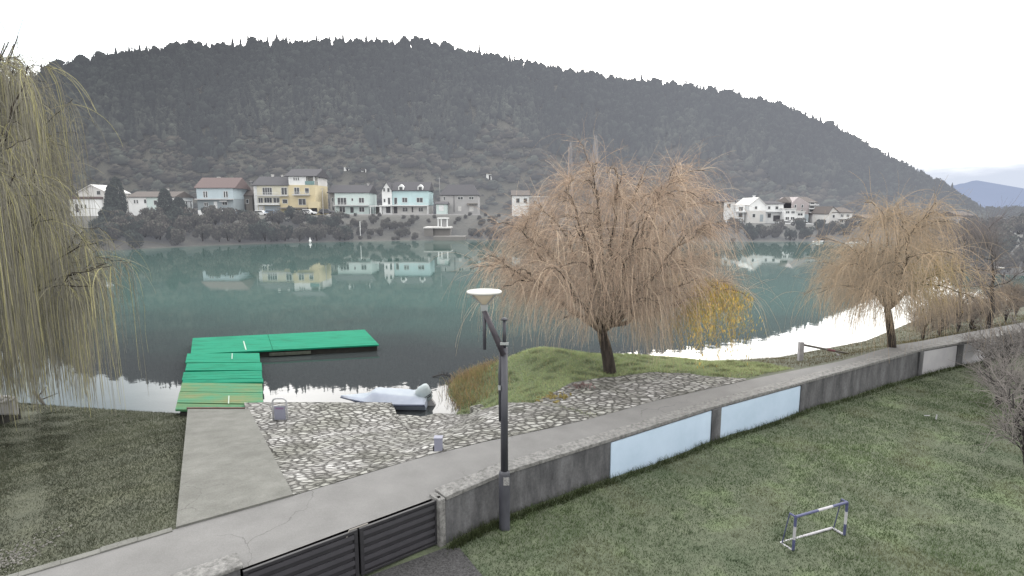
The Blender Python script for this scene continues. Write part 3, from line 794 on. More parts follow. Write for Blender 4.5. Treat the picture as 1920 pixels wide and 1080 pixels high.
M_frame = wmat('window_frame_white', (214, 218, 220)); M_door = wmat('door_white', (222, 226, 230)); M_dkdoor = wmat('dark_opening', (84, 84, 92)); M_slab = wmat('balcony_concrete', (196, 198, 200))
M_mintgl = mat('balcony_glass', A(150, 190, 190, .4), A(136, 176, 178, .4), scale=1, rough=.3, haze_glow=hz(.4)); M_brick = wmat('rail_wood', (150, 140, 120))

class House:
    def __init__(self, name, label, x0, x1, yb, Y, depth=8.0, cat='house'):
        self.Y = Y; self.x0, self.x1 = HX(x0, Y), HX(x1, Y); self.zb = HZ(yb, Y); self.d = depth
        self.root = empty(name, ((self.x0 + self.x1) / 2, Y, self.zb), label, cat)
    def X(self, px): return HX(px, self.Y)
    def Z(self, py): return HZ(py, self.Y)
    def wall(self, px0, px1, py0, py1, m, y0=0.0, y1=None, name='wall'):
        b = MB(); y1 = self.d if y1 is None else y1
        z0 = self.Z(py1); z0 = z0 - 1.4 if abs(z0 - self.zb) < .3 else z0
        b.box(self.X(px0), self.X(px1), self.Y + y0, self.Y + y1, z0, self.Z(py0))
        return b.build(name, m, self.root)
    def gable_wall(self, px0, px1, py_eave, py_peak, py1, m, y0=0.0, y1=None, peak=None):
        y1 = self.d if y1 is None else y1; a, b = self.X(px0), self.X(px1); pk = self.X(peak) if peak else (a + b) / 2
        q = MB(); q.prism([(a, self.Y + y0, self.Z(py1) - 1.2), (b, self.Y + y0, self.Z(py1) - 1.2), (b, self.Y + y0, self.Z(py_eave)), (pk, self.Y + y0, self.Z(py_peak)), (a, self.Y + y0, self.Z(py_eave))], (0, y1 - y0, 0))
        return q.build('wall', m, self.root)
    def roof_front(self, px0, px1, py_eave, py_ridge, m, over=.35, hip=0.0, y0=0.0, y1=None):
        """ridge runs parallel to the river; the near slope faces us"""
        y1 = self.d if y1 is None else y1
        a, b = self.X(px0) - over * .4, self.X(px1) + over * .4; ze = self.Z(py_eave); ym = self.Y + (y0 + y1) / 2
        zr = at(960, py_ridge, ym)[2]; ya, yb = self.Y + y0 - over, self.Y + y1 + over; t = .14
        q = MB(); h = hip * (b - a)
        for s in (0, -t):
            pass
        lo = [(a, ya, ze), (b, ya, ze), (b, yb, ze), (a, yb, ze)]; r1, r2 = (a + h, ym, zr), (b - h, ym, zr)
        q._add([*lo, r1, r2, (a, ya, ze - t), (b, ya, ze - t), (b, yb, ze - t), (a, yb, ze - t)],
               [(0, 1, 5, 4), (2, 3, 4, 5), (3, 0, 4), (1, 2, 5), (0, 6, 7, 1), (1, 7, 8, 2), (2, 8, 9, 3), (3, 9, 6, 0), (6, 9, 8, 7)])
        return q.build('roof', m, self.root)
    def roof_gable(self, px0, px1, py_eave, py_peak, m, over=.3, y0=0.0, y1=None, peak=None):
        y1 = self.d if y1 is None else y1
        a, b = self.X(px0), self.X(px1); pk = self.X(peak) if peak else (a + b) / 2; ze, zp = self.Z(py_eave), self.Z(py_peak); ya = self.Y + y0 - over; L_ = y1 - y0 + 2 * over; t = .16
        q = MB(); sl = (zp - ze) / max(.1, (pk - a)); sr = (zp - ze) / max(.1, b - pk)
        q.prism([(a - over, ya, ze - sl * over), (pk, ya, zp), (pk, ya, zp + t), (a - over, ya, ze - sl * over + t)], (0, L_, 0))
        q.prism([(pk, ya, zp), (b + over, ya, ze - sr * over), (b + over, ya, ze - sr * over + t), (pk, ya, zp + t)], (0, L_, 0))
        return q.build('roof', m, self.root)
    def slab(self, px0, px1, py0, py1, y0, y1, m, name='balcony'):
        b = MB(); b.box(self.X(px0), self.X(px1), self.Y + y0, self.Y + y1, self.Z(py1), self.Z(py0)); return b.build(name, m, self.root)
    def window(self, px0, px1, py0, py1, y0=0.0, panes=1, name='window', pm=None):
        a, b, z0, z1 = self.X(px0), self.X(px1), self.Z(py1), self.Z(py0); f = .09; y = self.Y + y0
        q = MB()
        q.box(a - f, b + f, y - .07, y + .02, z1, z1 + f); q.box(a - f, b + f, y - .09, y + .02, z0 - f, z0)
        q.box(a - f, a, y - .07, y + .02, z0, z1); q.box(b, b + f, y - .07, y + .02, z0, z1)
        for k in range(1, panes): 
            c = a + (b - a) * k / panes; q.box(c - f / 2, c + f / 2, y - .06, y + .02, z0, z1)
        o = q.build(name, M_frame, self.root)
        g = MB(); g.box(a, b, y - .025, y + .02, z0, z1); g.build('pane', pm or M_pane, o)
        return o
    def door(self, px0, px1, py0, py1, m, y0=0.0, name='door'):
        b = MB(); b.box(self.X(px0), self.X(px1), self.Y + y0 - .05, self.Y + y0 + .02, self.Z(py1), self.Z(py0))
        o = b.build(name, m, self.root)
        k = MB(); xx = self.X(px1) - .18 * (self.X(px1) - self.X(px0)); zz = (self.Z(py1) + self.Z(py0)) / 2
        k.box(xx - .05, xx + .05, self.Y + y0 - .12, self.Y + y0 - .05, zz - .05, zz + .05); k.build('handle', M_dkdoor, o)
        return o
    def rail(self, px0, px1, py0, py1, y0, m=None, n=10):
        a, b, z0, z1 = self.X(px0), self.X(px1), self.Z(py1), self.Z(py0); y = self.Y + y0; q = MB()
        q.box(a, b, y - .03, y + .03, z1 - .06, z1)
        for k in range(n + 1):
            x = a + (b - a) * k / n; q.box(x - .025, x + .025, y - .025, y + .025, z0, z1 - .06)
        return q.build('railing', m or M_frame, self.root)
    def chimney(self, px, py0, py1, y0, m=None, w_=.5):
        q = MB(); x = self.X(px); q.box(x - w_ / 2, x + w_ / 2, self.Y + y0, self.Y + y0 + w_, self.Z(py1), self.Z(py0)); q.box(x - w_ / 2 - .08, x + w_ / 2 + .08, self.Y + y0 - .08, self.Y + y0 + w_ + .08, self.Z(py0), self.Z(py0) + .12)
        return q.build('chimney', m or M_white, self.root)

# A white gabled house, left
h = House('gabled_house', 'white gabled house with a reddish lean-to roof behind the left willow', 149, 206, 400, 138)
h.gable_wall(150, 204, 361, 347, 400, M_pale, peak=176); h.roof_gable(150, 204, 361, 347, M_pale, peak=176)
h.wall(146, 194, 374, 400, M_white, -2.6, -.02, 'porch_wall'); h.slab(144, 196, 369, 373, -2.9, -.02, M_rred, 'porch_roof')
h.window(185, 192, 358, 365); h.window(168, 171, 384, 390, -2.6); h.window(175, 178, 384, 390, -2.6); h.door(158, 163, 383, 398, M_dkdoor, -2.6)
# B long mint house
h = House('long_house', 'long low white and mint house with brown roof left of the light blue house', 242, 329, 402, 142)
h.wall(242, 276, 369, 402, M_white); h.wall(276.2, 308, 369, 402, M_mint, .05); h.wall(308.2, 329, 369, 402, M_white, .02)
h.roof_front(241, 330, 369, 359, M_rbrn); h.window(253, 255.5, 375, 381, 0); h.window(258, 260.5, 375, 381, 0); h.window(272, 276, 374, 381, 0)
h.door(270, 279, 390, 400, M_dkdoor, -.03, 'garage_door'); h.window(290, 296, 376, 384, .05); h.window(316, 322, 376, 384, .02); h.chimney(300, 354, 362, 3.6, M_pale)
p = MB()
for x in (332, 338, 346):
    for yy in (0, 3.0): p.box(h.X(x) - .07, h.X(x) + .07, h.Y + yy, h.Y + yy + .14, h.Z(402) - .8, h.Z(378))
p.box(h.X(331), h.X(347), h.Y - .1, h.Y + 3.3, h.Z(378), h.Z(377)); p.build('pergola', M_dkdoor, h.root)
# C light blue house with red roof
h = House('blue_house', 'light blue house with a red tiled roof and white garden wall', 370, 440, 392, 146)
h.wall(371, 439, 352, 373, M_blue); h.wall(371.4, 438.6, 373, 392, M_gblue, .04); h.roof_front(369, 444, 352, 333, M_rred)
h.slab(370, 440, 372.6, 374.4, -.9, .03, M_slab)
for a_ in (384, 388.5, 422, 426.5): h.window(a_, a_ + 2.6, 359, 370)
h.window(384, 391, 380, 386, .04, 2); h.door(402, 408, 378, 392, M_door, .04); h.window(418, 427, 379, 384, .04, 2); h.slab(416, 429, 376.5, 378, -1.0, .03, M_slab, 'awning')
h.chimney(398, 331, 336, 4.2, M_pale)
gw = empty('garden_wall', (HX(407, 143), 143, HZ(406, 143)), 'low white garden wall in front of the light blue house', 'wall')
q = MB(); q.box(HX(371, 143), HX(400, 143), 143, 143.3, HZ(406, 143) - 1.2, HZ(394, 143)); q.box(HX(415, 143), HX(440, 143), 143, 143.3, HZ(406, 143) - 1.2, HZ(394, 143)); q.build('wall', M_white, gw)
q = MB(); q.box(HX(400.2, 143), HX(414.8, 143), 143.1, 143.2, HZ(406, 143) - 1.0, HZ(397, 143)); q.build('gate', M_gblue, gw)
# small stone house
h = House('stone_house', 'small weathered stone house between the light blue and the yellow house', 447, 474, 396, 152, 7)
h.wall(447, 474, 366, 396, M_dgrey); h.roof_front(446, 475, 366, 351, M_rbrn); h.window(452, 456, 374, 381); h.window(463, 467, 374, 381); h.door(457.5, 462, 383, 396, M_dkdoor)
# D big yellow house
h = House('yellow_house', 'large cream and yellow apartment house with a tower storey and grey roofs', 477, 600, 400, 150, 10)
h.wall(477, 484, 345, 400, M_white, .3); h.wall(484.2, 544, 347, 400, M_cream); h.roof_front(476, 545, 347, 331, M_rgrey)
h.wall(544.2, 593, 347, 400, M_yel, -.35); h.wall(544.4, 575, 330, 347, M_white, -.1); h.wall(575.2, 593, 330, 347, M_pale, 2.4)
h.roof_front(539, 596, 330, 317, M_rgrey, .5); h.wall(527, 544, 366, 400, M_yel, -.37, -.02)
h.slab(575.5, 593, 339.5, 346.5, -.35, -.27, M_mintgl, 'glass_balustrade'); h.slab(575.5, 577, 330.5, 346.6, -.3, -.1, M_white, 'post'); h.slab(591.5, 593, 330.5, 346.6, -.3, -.1, M_white, 'post')
for a_ in (554, 558, 562): h.window(a_, a_ + 2, 333, 338, -.1)
h.window(495, 512, 352, 365, 0, 4); h.window(530, 540, 352, 365, 0, 2); h.slab(485, 543.8, 366, 368, -1.3, -.38, M_slab); h.rail(485, 527, 361, 366, -1.25, M_frame, 16)
h.window(486, 494, 371, 380, 0, 2); h.window(497, 511, 371, 380, 0, 3); h.window(514, 525, 371, 380, 0, 2); h.slab(484, 526.8, 381.5, 384, -1.3, -.02, M_white)
h.door(497, 526, 386, 398, M_gblue, -.01, 'garage_door'); h.door(486, 494, 386, 399, M_door, -.01)
h.window(555, 564, 352, 364, -.35, 2); h.window(575, 582, 353, 362, -.35); h.slab(553, 584, 364.5, 366.5, -1.4, -.36, M_slab); h.rail(553, 584, 360, 364.5, -1.35)
h.window(562, 575, 373, 384, -.35, 2); h.window(532, 541, 374, 381, -.37); h.slab(527, 583, 389, 391, -2.6, -.38, M_dgrey, 'awning'); h.door(545, 557, 391.5, 399.5, M_dkdoor, -.35); h.door(565, 577, 391.5, 399.5, M_dkdoor, -.35)
h.wall(585, 603, 378, 390, M_yel, -2.5, -.4, 'annex_wall'); h.slab(585, 587, 390.2, 402, -2.4, -2.1, M_yel, 'post'); h.slab(601, 603, 390.2, 402, -2.4, -2.1, M_yel, 'post'); h.slab(587.2, 600.8, 390.2, 401, -1.2, -1.0, M_dkdoor, 'shed_door')
h.chimney(500, 326, 334, 4.8, M_pale); h.chimney(519, 327, 334, 4.8, M_pale)
# E white-mint house with grey gable
h = House('white_house', 'white house with grey roof and grey side wall beside the yellow house', 617, 692, 400, 152, 9)
h.wall(628.5, 692, 361, 400, M_mint); h.wall(616, 628.3, 361, 400, M_grey, 1.5); h.roof_front(616, 693, 361, 347, M_rgrey)
h.window(634, 650, 371, 383.5, 0, 3); h.window(660, 663, 372, 376.5); h.window(674, 683, 371, 380, 0, 2); h.slab(628.6, 692, 384.3, 386.2, -1.3, -.02, M_slab); h.rail(628.8, 692, 380.5, 384.3, -1.25, M_frame, 16)
h.window(637, 647, 388, 398, 0, 2); h.door(657, 663, 388.5, 399, M_dkdoor); h.window(674, 683, 388.5, 397, 0, 2); h.window(620, 623, 371, 378, 1.5); h.window(620, 623, 387, 394, 1.5); h.chimney(684, 343, 352, 4.2, M_grey)
cp = empty('carport', (HX(702, 151), 151, HZ(400, 151)), 'white flat roofed carport between two white houses', 'carport')
q = MB(); q.box(HX(693.5, 151), HX(713, 151), 151, 156, HZ(387.2, 151), HZ(385.5, 151)); q.build('roof', M_white, cp)
for x in (694.5, 712):
    for yy in (151.1, 155.5):
        q = MB(); q.box(HX(x, 151) - .1, HX(x, 151) + .1, yy, yy + .2, HZ(400, 151) - .8, HZ(387.25, 151)); q.build('post', M_white, cp)
q = MB(); q.box(HX(696, 151), HX(711, 151), 156, 156.2, HZ(400, 151) - .8, HZ(387.25, 151)); q.build('back_wall', M_dgrey, cp)
# F light cyan house with dormers
h = House('dormer_house', 'light cyan house with two white dormers and a white gable wing', 718, 804, 400, 152, 9)
h.gable_wall(718, 736, 357, 342, 400, M_white, -.6, peak=727); h.roof_gable(718, 736, 357, 342, M_rgrey, .2, -.6, peak=727)
h.wall(736.2, 804, 357, 385, M_cyan); h.wall(736.2, 803.6, 385, 400, M_pale, .05); h.roof_front(736, 805, 357, 341, M_rgrey, .4)
for a_, b_ in ((748, 758), (784, 794)):
    q = MB(); x0, x1 = h.X(a_), h.X(b_); zz0, zz1, zp = h.Z(357.5), h.Z(350), h.Z(345.5)
    q.prism([(x0, h.Y - .1, zz0), (x1, h.Y - .1, zz0), (x1, h.Y - .1, zz1), ((x0 + x1) / 2, h.Y - .1, zp), (x0, h.Y - .1, zz1)], (0, 3.6, 0)); dm = q.build('dormer', M_white, h.root)
    g = MB(); g.box(x0 + .3, x1 - .3, h.Y - .16, h.Y - .08, h.Z(355.8), h.Z(350.5)); g.build('window', M_pane, dm)
h.window(721, 724, 353, 359, -.6); h.window(728.5, 732.5, 353, 360, -.6); h.window(721, 724, 373, 379, -.6); h.window(729, 733, 371, 383, -.6)
h.window(740, 745, 371, 383); h.window(755, 764, 371, 379, 0, 2); h.window(782, 793, 371, 379, 0, 2); h.slab(736.4, 804, 384.6, 386.4, -1.5, -.03, M_white); h.rail(746, 804, 380.6, 384.6, -1.4, M_frame, 18)
h.door(738.5, 745, 387.5, 400, M_dkdoor, .05); h.window(755, 764, 389, 396.5, .05, 2); h.window(785, 793, 389, 396.5, .05, 2); h.door(772, 774.5, 388, 398, M_dkdoor, .05); h.door(725, 733, 387, 399.5, M_dkdoor, -.6, 'garage_door')
h.slab(717, 719.5, 388, 401, -2.5, -2.2, M_white, 'post'); h.slab(715, 735, 385, 387, -2.6, -.65, M_white, 'porch_roof'); h.slab(803, 804.5, 387, 401, -1.5, -1.3, M_white, 'post')
# G grey hipped house
h = House('hipped_house', 'grey plastered house with a hipped grey roof right of the cyan house', 825, 896, 400, 152, 10)
h.wall(826, 896, 365, 400, M_grey); h.roof_front(825, 897, 365.5, 346, M_rgrey, .3, .16); h.window(832, 835, 369, 375); h.door(859, 865, 387, 396, M_pale); h.door(880, 888, 387, 396, M_pale); h.slab(876, 896, 381, 383, -1.2, -.02, M_dgrey, 'awning')
h.window(859, 868, 369, 374, 0, 2); h.window(880, 888, 369, 374, 0, 2)
q = MB(); q.box(h.X(851.5) - .06, h.X(851.5) + .06, h.Y - .14, h.Y - .02, h.Z(398), h.Z(366)); q.build('drainpipe', M_dkdoor, h.root)
h = House('mint_shed', 'small mint green shed beside the grey hipped house', 817, 838, 396, 148, 3.5, 'shed')
h.wall(818, 837, 382, 396, M_mint); h.roof_front(816.5, 839, 382, 378, M_dkdoor); h.door(823, 832, 384.5, 395.5, M_white)
# H pale house half hidden by centre willow
h = House('pale_house', 'pale grey house half hidden behind the big bare willow', 960, 1026, 400, 155, 8)
h.wall(960, 992, 366, 400, M_white); h.wall(992.2, 1026, 370, 400, M_grey, .1); h.roof_front(959, 993, 366, 357, M_rbrn); h.slab(991.8, 1027, 368, 370, -.3, 8, M_pale, 'flat_roof'); h.window(968, 974, 372, 380); h.window(982, 988, 372, 380); h.window(1000, 1007, 376, 384, .1); h.door(1012, 1017, 382, 397, M_dkdoor, .1)
# right group
h = House('terrace_house', 'white house with grey roof and roof balustrade beside the willow crown', 1332, 1393, 409, 152, 9)
h.wall(1334, 1357, 377, 409, M_dgrey, .3); h.wall(1357.2, 1377, 377, 409, M_white); h.wall(1377.2, 1393, 384, 409, M_white, -1.2); h.roof_front(1331, 1378, 377.5, 362, M_rgrey)
h.rail(1377.5, 1393, 374, 383.5, -1.1, M_white, 5); h.window(1382, 1389, 388, 395, -1.2, 2); h.window(1363, 1369, 382, 389); h.slab(1376, 1394, 396, 398, -2.2, -1.22, M_white); h.window(1382, 1389, 400, 407, -1.2); h.chimney(1341, 353, 366, 4, M_dgrey)
h = House('stepped_house', 'big white house with one gable and stepped wings above dark bushes', 1396, 1470, 417, 152, 10)
h.gable_wall(1405, 1434, 384, 371, 417, M_white, 0, peak=1421); h.roof_gable(1405, 1434, 384, 371, M_pale, .2, 0, peak=1421); h.wall(1434.2, 1470, 382, 417, M_white, .4); h.roof_front(1434, 1471, 382, 377, M_rgrey, .3, 0, .4)
h.wall(1395, 1428, 395, 417, M_pale, -2.5, -.05, 'terrace_wall'); h.chimney(1422, 367, 374, 3, M_white); h.window(1441, 1445, 387, 392, .4); h.window(1455, 1460, 387, 392, .4); h.window(1441, 1447, 400, 408, .4); h.door(1452, 1466, 404, 415, M_dkdoor, .4, 'garage_door'); h.window(1415, 1419, 387, 392); h.window(1404, 1409, 401, 407, -2.5); h.door(1418, 1424, 402, 415, M_gblue, -2.5); h.slab(1433.5, 1470, 396, 397.4, -.8, .38, M_white)
h = House('pinkish_house', 'tall pinkish grey house with side balconies above the white row', 1482, 1532, 402, 160, 10)
h.wall(1483, 1516, 381, 402, M_pink); h.wall(1516.2, 1531, 378, 402, M_grey, .5); h.gable_wall(1483, 1516, 381, 369, 400, M_pink, -.05, peak=1495); h.roof_front(1482, 1533, 379, 369, M_rbrn, .3, .1, .6)
for py in (379, 386, 393): h.slab(1516.5, 1532, py + 4.5, py + 6, -.9, .48, M_white); h.window(1520, 1528, py, py + 4, .5)
for x in (1489, 1502): h.window(x, x + 3, 384, 389, -.05); h.window(x, x + 3, 393, 398, -.05)
h = House('row_house', 'long white two storey house below the tall pinkish house', 1470, 1511, 423, 150, 8)
h.wall(1471, 1492, 392, 423, M_white); h.wall(1492.2, 1510, 397, 423, M_white, .2); h.slab(1470, 1492.5, 390.5, 392, -.3, 8, M_pale, 'flat_roof'); h.slab(1492.7, 1511, 395.5, 397, -.1, 8, M_pale, 'flat_roof')
for x in (1474, 1484): h.window(x, x + 6, 396, 400, 0, 2); h.window(x, x + 6, 407, 412, 0, 2)
h.window(1497, 1506, 400, 404, .2, 2); h.window(1497, 1506, 409, 414, .2, 2); h.wall(1511.2, 1519, 402, 423, M_gblue, .6); h.door(1478, 1484, 413, 422, M_dkdoor)
h = House('stucco_house', 'pale pinkish house left behind the right hand willow', 1554, 1599, 424, 150, 8)
h.gable_wall(1554, 1573, 399, 388, 424, M_pale, -.2, peak=1560); h.wall(1573.2, 1599, 398, 424, M_pale); h.roof_front(1560, 1600, 398, 389, M_rbrn, .3, .06); h.roof_gable(1554, 1573, 399, 388, M_rbrn, .2, -.2, peak=1560)
for x in (1577, 1588): h.window(x, x + 5, 402, 407, 0, 2); h.window(x, x + 5, 412, 417, 0, 2)
h.window(1561, 1565, 403, 408, -.2); h.slab(1572, 1600, 409, 410.5, -1, -.03, M_white)
h = House('small_house', 'small grey house between the white row and the pale pinkish house', 1535, 1552, 421, 156, 6)
h.wall(1535, 1552, 402, 421, M_grey); h.roof_front(1534, 1553, 402, 396, M_rbrn); h.window(1539, 1543, 406, 411); h.door(1546, 1549, 410, 420, M_dkdoor)
h = House('red_roof_house', 'low house with a red roof seen through the right hand willow', 1762, 1795, 430, 150, 8)
h.wall(1763, 1794, 425, 434, M_pale); h.roof_front(1762, 1796, 425, 413, M_rred, .3, .2); h.window(1768, 1772, 427, 431); h.window(1780, 1784, 427, 431)
h = House('hillside_house', 'grey house on the foot of the hill far right', 1800, 1828, 418, 158, 9)
h.wall(1801, 1827, 404, 420, M_grey); h.roof_front(1800, 1829, 404, 396, M_rbrn); h.window(1806, 1811, 408, 413); h.window(1817, 1822, 408, 413)
h = House('upper_house', 'pale flat house high on the foot of the hill above the right willow', 1757, 1785, 372, 235, 5)
h.wall(1758, 1784, 361, 378, M_grey); h.roof_front(1756, 1786, 361, 355, M_rgrey); h.window(1763, 1767, 364, 369); h.window(1774, 1778, 364, 369)
for a_, b_, c_, d_, Y_, lb in ((1625, 1645, 409, 420, 150, 'low pale house behind the left edge of the right willow'), (1655, 1672, 410, 421, 151, 'low pale house behind the trunk side of the right willow'), (1690, 1712, 409, 421, 152, 'low pale house behind the middle of the right willow')):
    h = House('cottage', lb, a_, b_, d_ + 3, Y_, 7); h.wall(a_, b_, c_, d_ + 3, M_pale); h.roof_front(a_ - 1, b_ + 1, c_, c_ - 6, M_rbrn); h.window(a_ + 4, a_ + 8, c_ + 4, c_ + 8); h.door(b_ - 7, b_ - 3, c_ + 5, d_ + 2, M_dkdoor)
# huts on the slope
def hill_hit(px, py):
    ys = np.linspace(158, 300, 600); return float(ys[int(np.argmax(hill_z(px, ys) > np.array([HZ(py, y) for y in ys])))])
for (x0, x1, y0, y1, lb) in ((648, 658, 313, 321, 'tiny white hut on the scrubby slope above the white houses'), (680, 689, 316, 323, 'tiny grey hut right of the white hut on the slope'), (912, 922, 326, 337, 'small white hut on the slope above the grey hipped house')):
    Yq = hill_hit((x0 + x1) / 2, y1)
    h = House('hut', lb, x0, x1, y1, Yq, 2.5, 'hut'); h.wall(x0, x1, y0, y1, M_white if 'white' in lb else M_grey); h.slab(x0 - 1, x1 + 1, y0 - 1.2, y0, -.3, 2.8, M_dgrey, 'roof'); h.door((x0 + x1) / 2, x1 - 2, y0 + 2, y1, M_dkdoor)

# riverside road edge, terraces, jetty and hut
M_edge = wmat('pale_road_edge', (178, 178, 180)); M_old = wmat('old_concrete', (128, 126, 124))
q = MB(); q.box(HX(612, 146), HX(900, 146), 146, 146.3, HZ(408, 146), HZ(401.5, 146)); tag(q.build('retaining_wall', M_edge), 'long pale retaining wall under the white houses across the river', 'wall')
q = MB(); q.box(HX(644, 130), HX(676, 130), 130, 130.4, HZ(440, 130), HZ(431.5, 130)); tag(q.build('terrace_wall', M_old), 'short grey terrace wall on the far bank beside the white pole', 'wall')
hb = empty('boat_landing', (HX(818, 125), 125, 0), 'concrete landing stage at the far water edge', 'jetty')
q = MB(); q.box(HX(793, 125), HX(844, 125), 125, 130, HZ(428.2, 125), HZ(426, 125)); q.build('deck', M_pale, hb)
q = MB(); q.box(HX(794, 125), HX(811, 125), 125.2, 129, -1, HZ(428.3, 125)); q.build('wall', M_old, hb)
q = MB(); q.box(HX(811.2, 125), HX(843, 125), 126, 129.5, -1, HZ(428.3, 125)); q.build('back_wall', M_old, hb)
q = MB(); q.box(HX(812, 123), HX(872, 123), 122.4, 125.9, -.8, HZ(443, 123)); q.build('step', M_old, hb)
sh_ = empty('landing_shelter', (HX(829, 127), 127, HZ(425.8, 127)), 'white framed shelter standing on the far landing stage', 'shelter')
for x in (821, 827, 838):
    q = MB(); q.box(HX(x, 127) - .12, HX(x, 127) + .12, 127, 127.25, HZ(425.6, 127), HZ(410, 127)); q.build('post', M_white, sh_)
q = MB(); q.box(HX(819.5, 127), HX(840, 127), 126.7, 129.5, HZ(410, 127), HZ(408.5, 127)); q.build('roof', M_white, sh_)
q = MB(); q.box(HX(828, 127), HX(837.5, 127), 128.5, 128.6, HZ(425.6, 127), HZ(410.1, 127)); q.build('panel', M_grey, sh_)
def pole(px, Y, py0, py1, label, r=.09, m=None):
    q = MB(); x = HX(px, Y); z0, z1 = HZ(py1, Y), HZ(py0, Y); q.tube([(x, Y, z0 - .6), (x, Y, z1)], [r, r * .7], 8)
    q.box(x - .5, x + .5, Y - .05, Y + .05, z1 - .35, z1 - .25)
    tag(q.build('utility_pole', m or M_grey), label, 'pole')
pole(606, 146, 352, 403, 'grey utility pole right of the yellow house')
pole(825, 160, 333, 396, 'thin utility pole behind the grey hipped house')
pole(474, 154, 338, 395, 'thin utility pole left of the yellow house')
q = MB(); q.tube([(HX(674, 122), 122, -.5), (HX(674, 122), 122, HZ(416, 122))], [.08, .08], 8); q.lathe((HX(674, 122), 122, HZ(416, 122)), [(.1, 0), (.1, .08), (0.02, .12)], 8); tag(q.build('mooring_pole', M_white), 'white mooring pole standing at the far water edge', 'pole')
for px, py, lb in ((588, 453, 'white buoy left under the yellow house'), (616, 447, 'white buoy under the grey utility pole')):
    p = un(px, py, .1); q = MB(); q.lathe((p[0], p[1] - 2, -.1), [(.02, 0), (.24, .12), (.3, .4), (.22, .66), (.08, .8), (.07, 1.1), (.02, 1.15)], 10); tag(q.build('buoy', M_white, smooth=True), lb, 'buoy')

# cars on the far road
def car_mats(): return [wmat('car_blue', (120, 150, 184)), wmat('car_white', (216, 220, 224)), wmat('car_dark', (92, 94, 102))]
CM = car_mats(); M_tyre = mat('tyre_rubber', (.02, .02, .02), haze_glow=hz(.5))
def make_car(px, py, Y, m, label):
    x, z = HX(px, Y), HZ(py, Y); root = empty('parked_car', (x, Y, z), label, 'car')
    b = MB(); y0, y1 = Y - .85, Y + .85
    b.prism([(x - 2.0, y0, z + .3), (x + 2.0, y0, z + .3), (x + 2.05, y0, z + .72), (x + 1.2, y0, z + .86), (x - 1.9, y0, z + .9), (x - 2.05, y0, z + .75)], (0, 1.7, 0)); b.build('body', m, root, bevel=.06)
    c = MB(); c.prism([(x - 1.8, y0 + .1, z + .88), (x + .95, y0 + .1, z + .85), (x + .35, y0 + .18, z + 1.4), (x - 1.35, y0 + .18, z + 1.42)], (0, 1.5, 0)); cb = c.build('cabin', m, root, bevel=.05)
    g = MB(); g.prism([(x - 1.5, y0 + .06, z + .93), (x + .7, y0 + .06, z + .92), (x + .28, y0 + .1, z + 1.3), (x - 1.28, y0 + .1, z + 1.32)], (0, 1.58, 0)); g.build('window', M_pane, cb)
    for dx in (-1.25, 1.25):
        for yy in (y0 - .02, y1 - .2):
            t = MB(); t.tube([(x + dx, yy, z + .31), (x + dx, yy + .22, z + .31)], [.31, .31], 14); t.build('wheel', M_tyre, root)
make_car(511, 404, 145, CM[0], 'blue car parked in front of the yellow house garage')
make_car(490, 405, 144.5, CM[1], 'white car parked left of the blue car by the yellow house')
make_car(553, 404, 145, CM[2], 'dark car parked under the awning of the yellow house')
make_car(578, 403, 145.5, CM[1], 'pale car parked at the right end of the yellow house')
make_car(613, 402, 147, CM[2], 'dark car parked beside the grey utility pole')
make_car(1477, 424, 147, CM[1], 'white car parked below the white row on the right')
make_car(1510, 425, 147, CM[1], 'white car parked right of the white row')
wb = MB(); p = (HX(536, 144), 144, HZ(406, 144)); wb.hexa([(p[0] - .5, 143.6, p[2]), (p[0] + .5, 143.6, p[2]), (p[0] + .5, 144.4, p[2]), (p[0] - .5, 144.4, p[2]), (p[0] - .62, 143.5, p[2] + 1.2), (p[0] + .62, 143.5, p[2] + 1.2), (p[0] + .62, 144.5, p[2] + 1.2), (p[0] - .62, 144.5, p[2] + 1.2)]); wb.box(p[0] - .66, p[0] + .66, 143.45, 144.55, p[2] + 1.2, p[2] + 1.3)
tag(wb.build('waste_bin', wmat('bin_yellow', (190, 186, 110))), 'yellow green waste bin between the cars by the yellow house', 'bin')
def far_boat(px, py, label):
    p = un(px, py, 0); x, y = p[0], p[1] - 1; q = MB(); r = empty('moored_boat', (x, y, 0), label, 'boat')
    q._add([(x - 2, y - .7, .5), (x + 1.2, y - .75, .55), (x + 2.3, y, .75), (x + 1.2, y + .75, .55), (x - 2, y + .7, .5), (x - 1.9, y - .5, -.1), (x + 1, y - .5, -.1), (x + 1.8, y, -.1), (x + 1, y + .5, -.1), (x - 1.9, y + .5, -.1)],
           [(0, 5, 6, 1), (1, 6, 7, 2), (2, 7, 8, 3), (3, 8, 9, 4), (4, 9, 5, 0), (0, 1, 2, 3, 4)]); q.build('hull', M_white, r)
    r.scale = (.5, .5, .5)
    c = MB(); c.prism([(x - .6, y - .45, .5), (x + .9, y - .45, .5), (x + .5, y - .4, 1.0), (x - .5, y - .4, 1.0)], (0, .9, 0)); c.build('cabin', M_pale, r)
far_boat(1529, 454, 'small white boat moored below the pale pinkish house'); far_boat(1590, 457, 'small white boat left of another behind the right willow'); far_boat(1611, 457, 'small white boat nearest the right willow on the far bank')

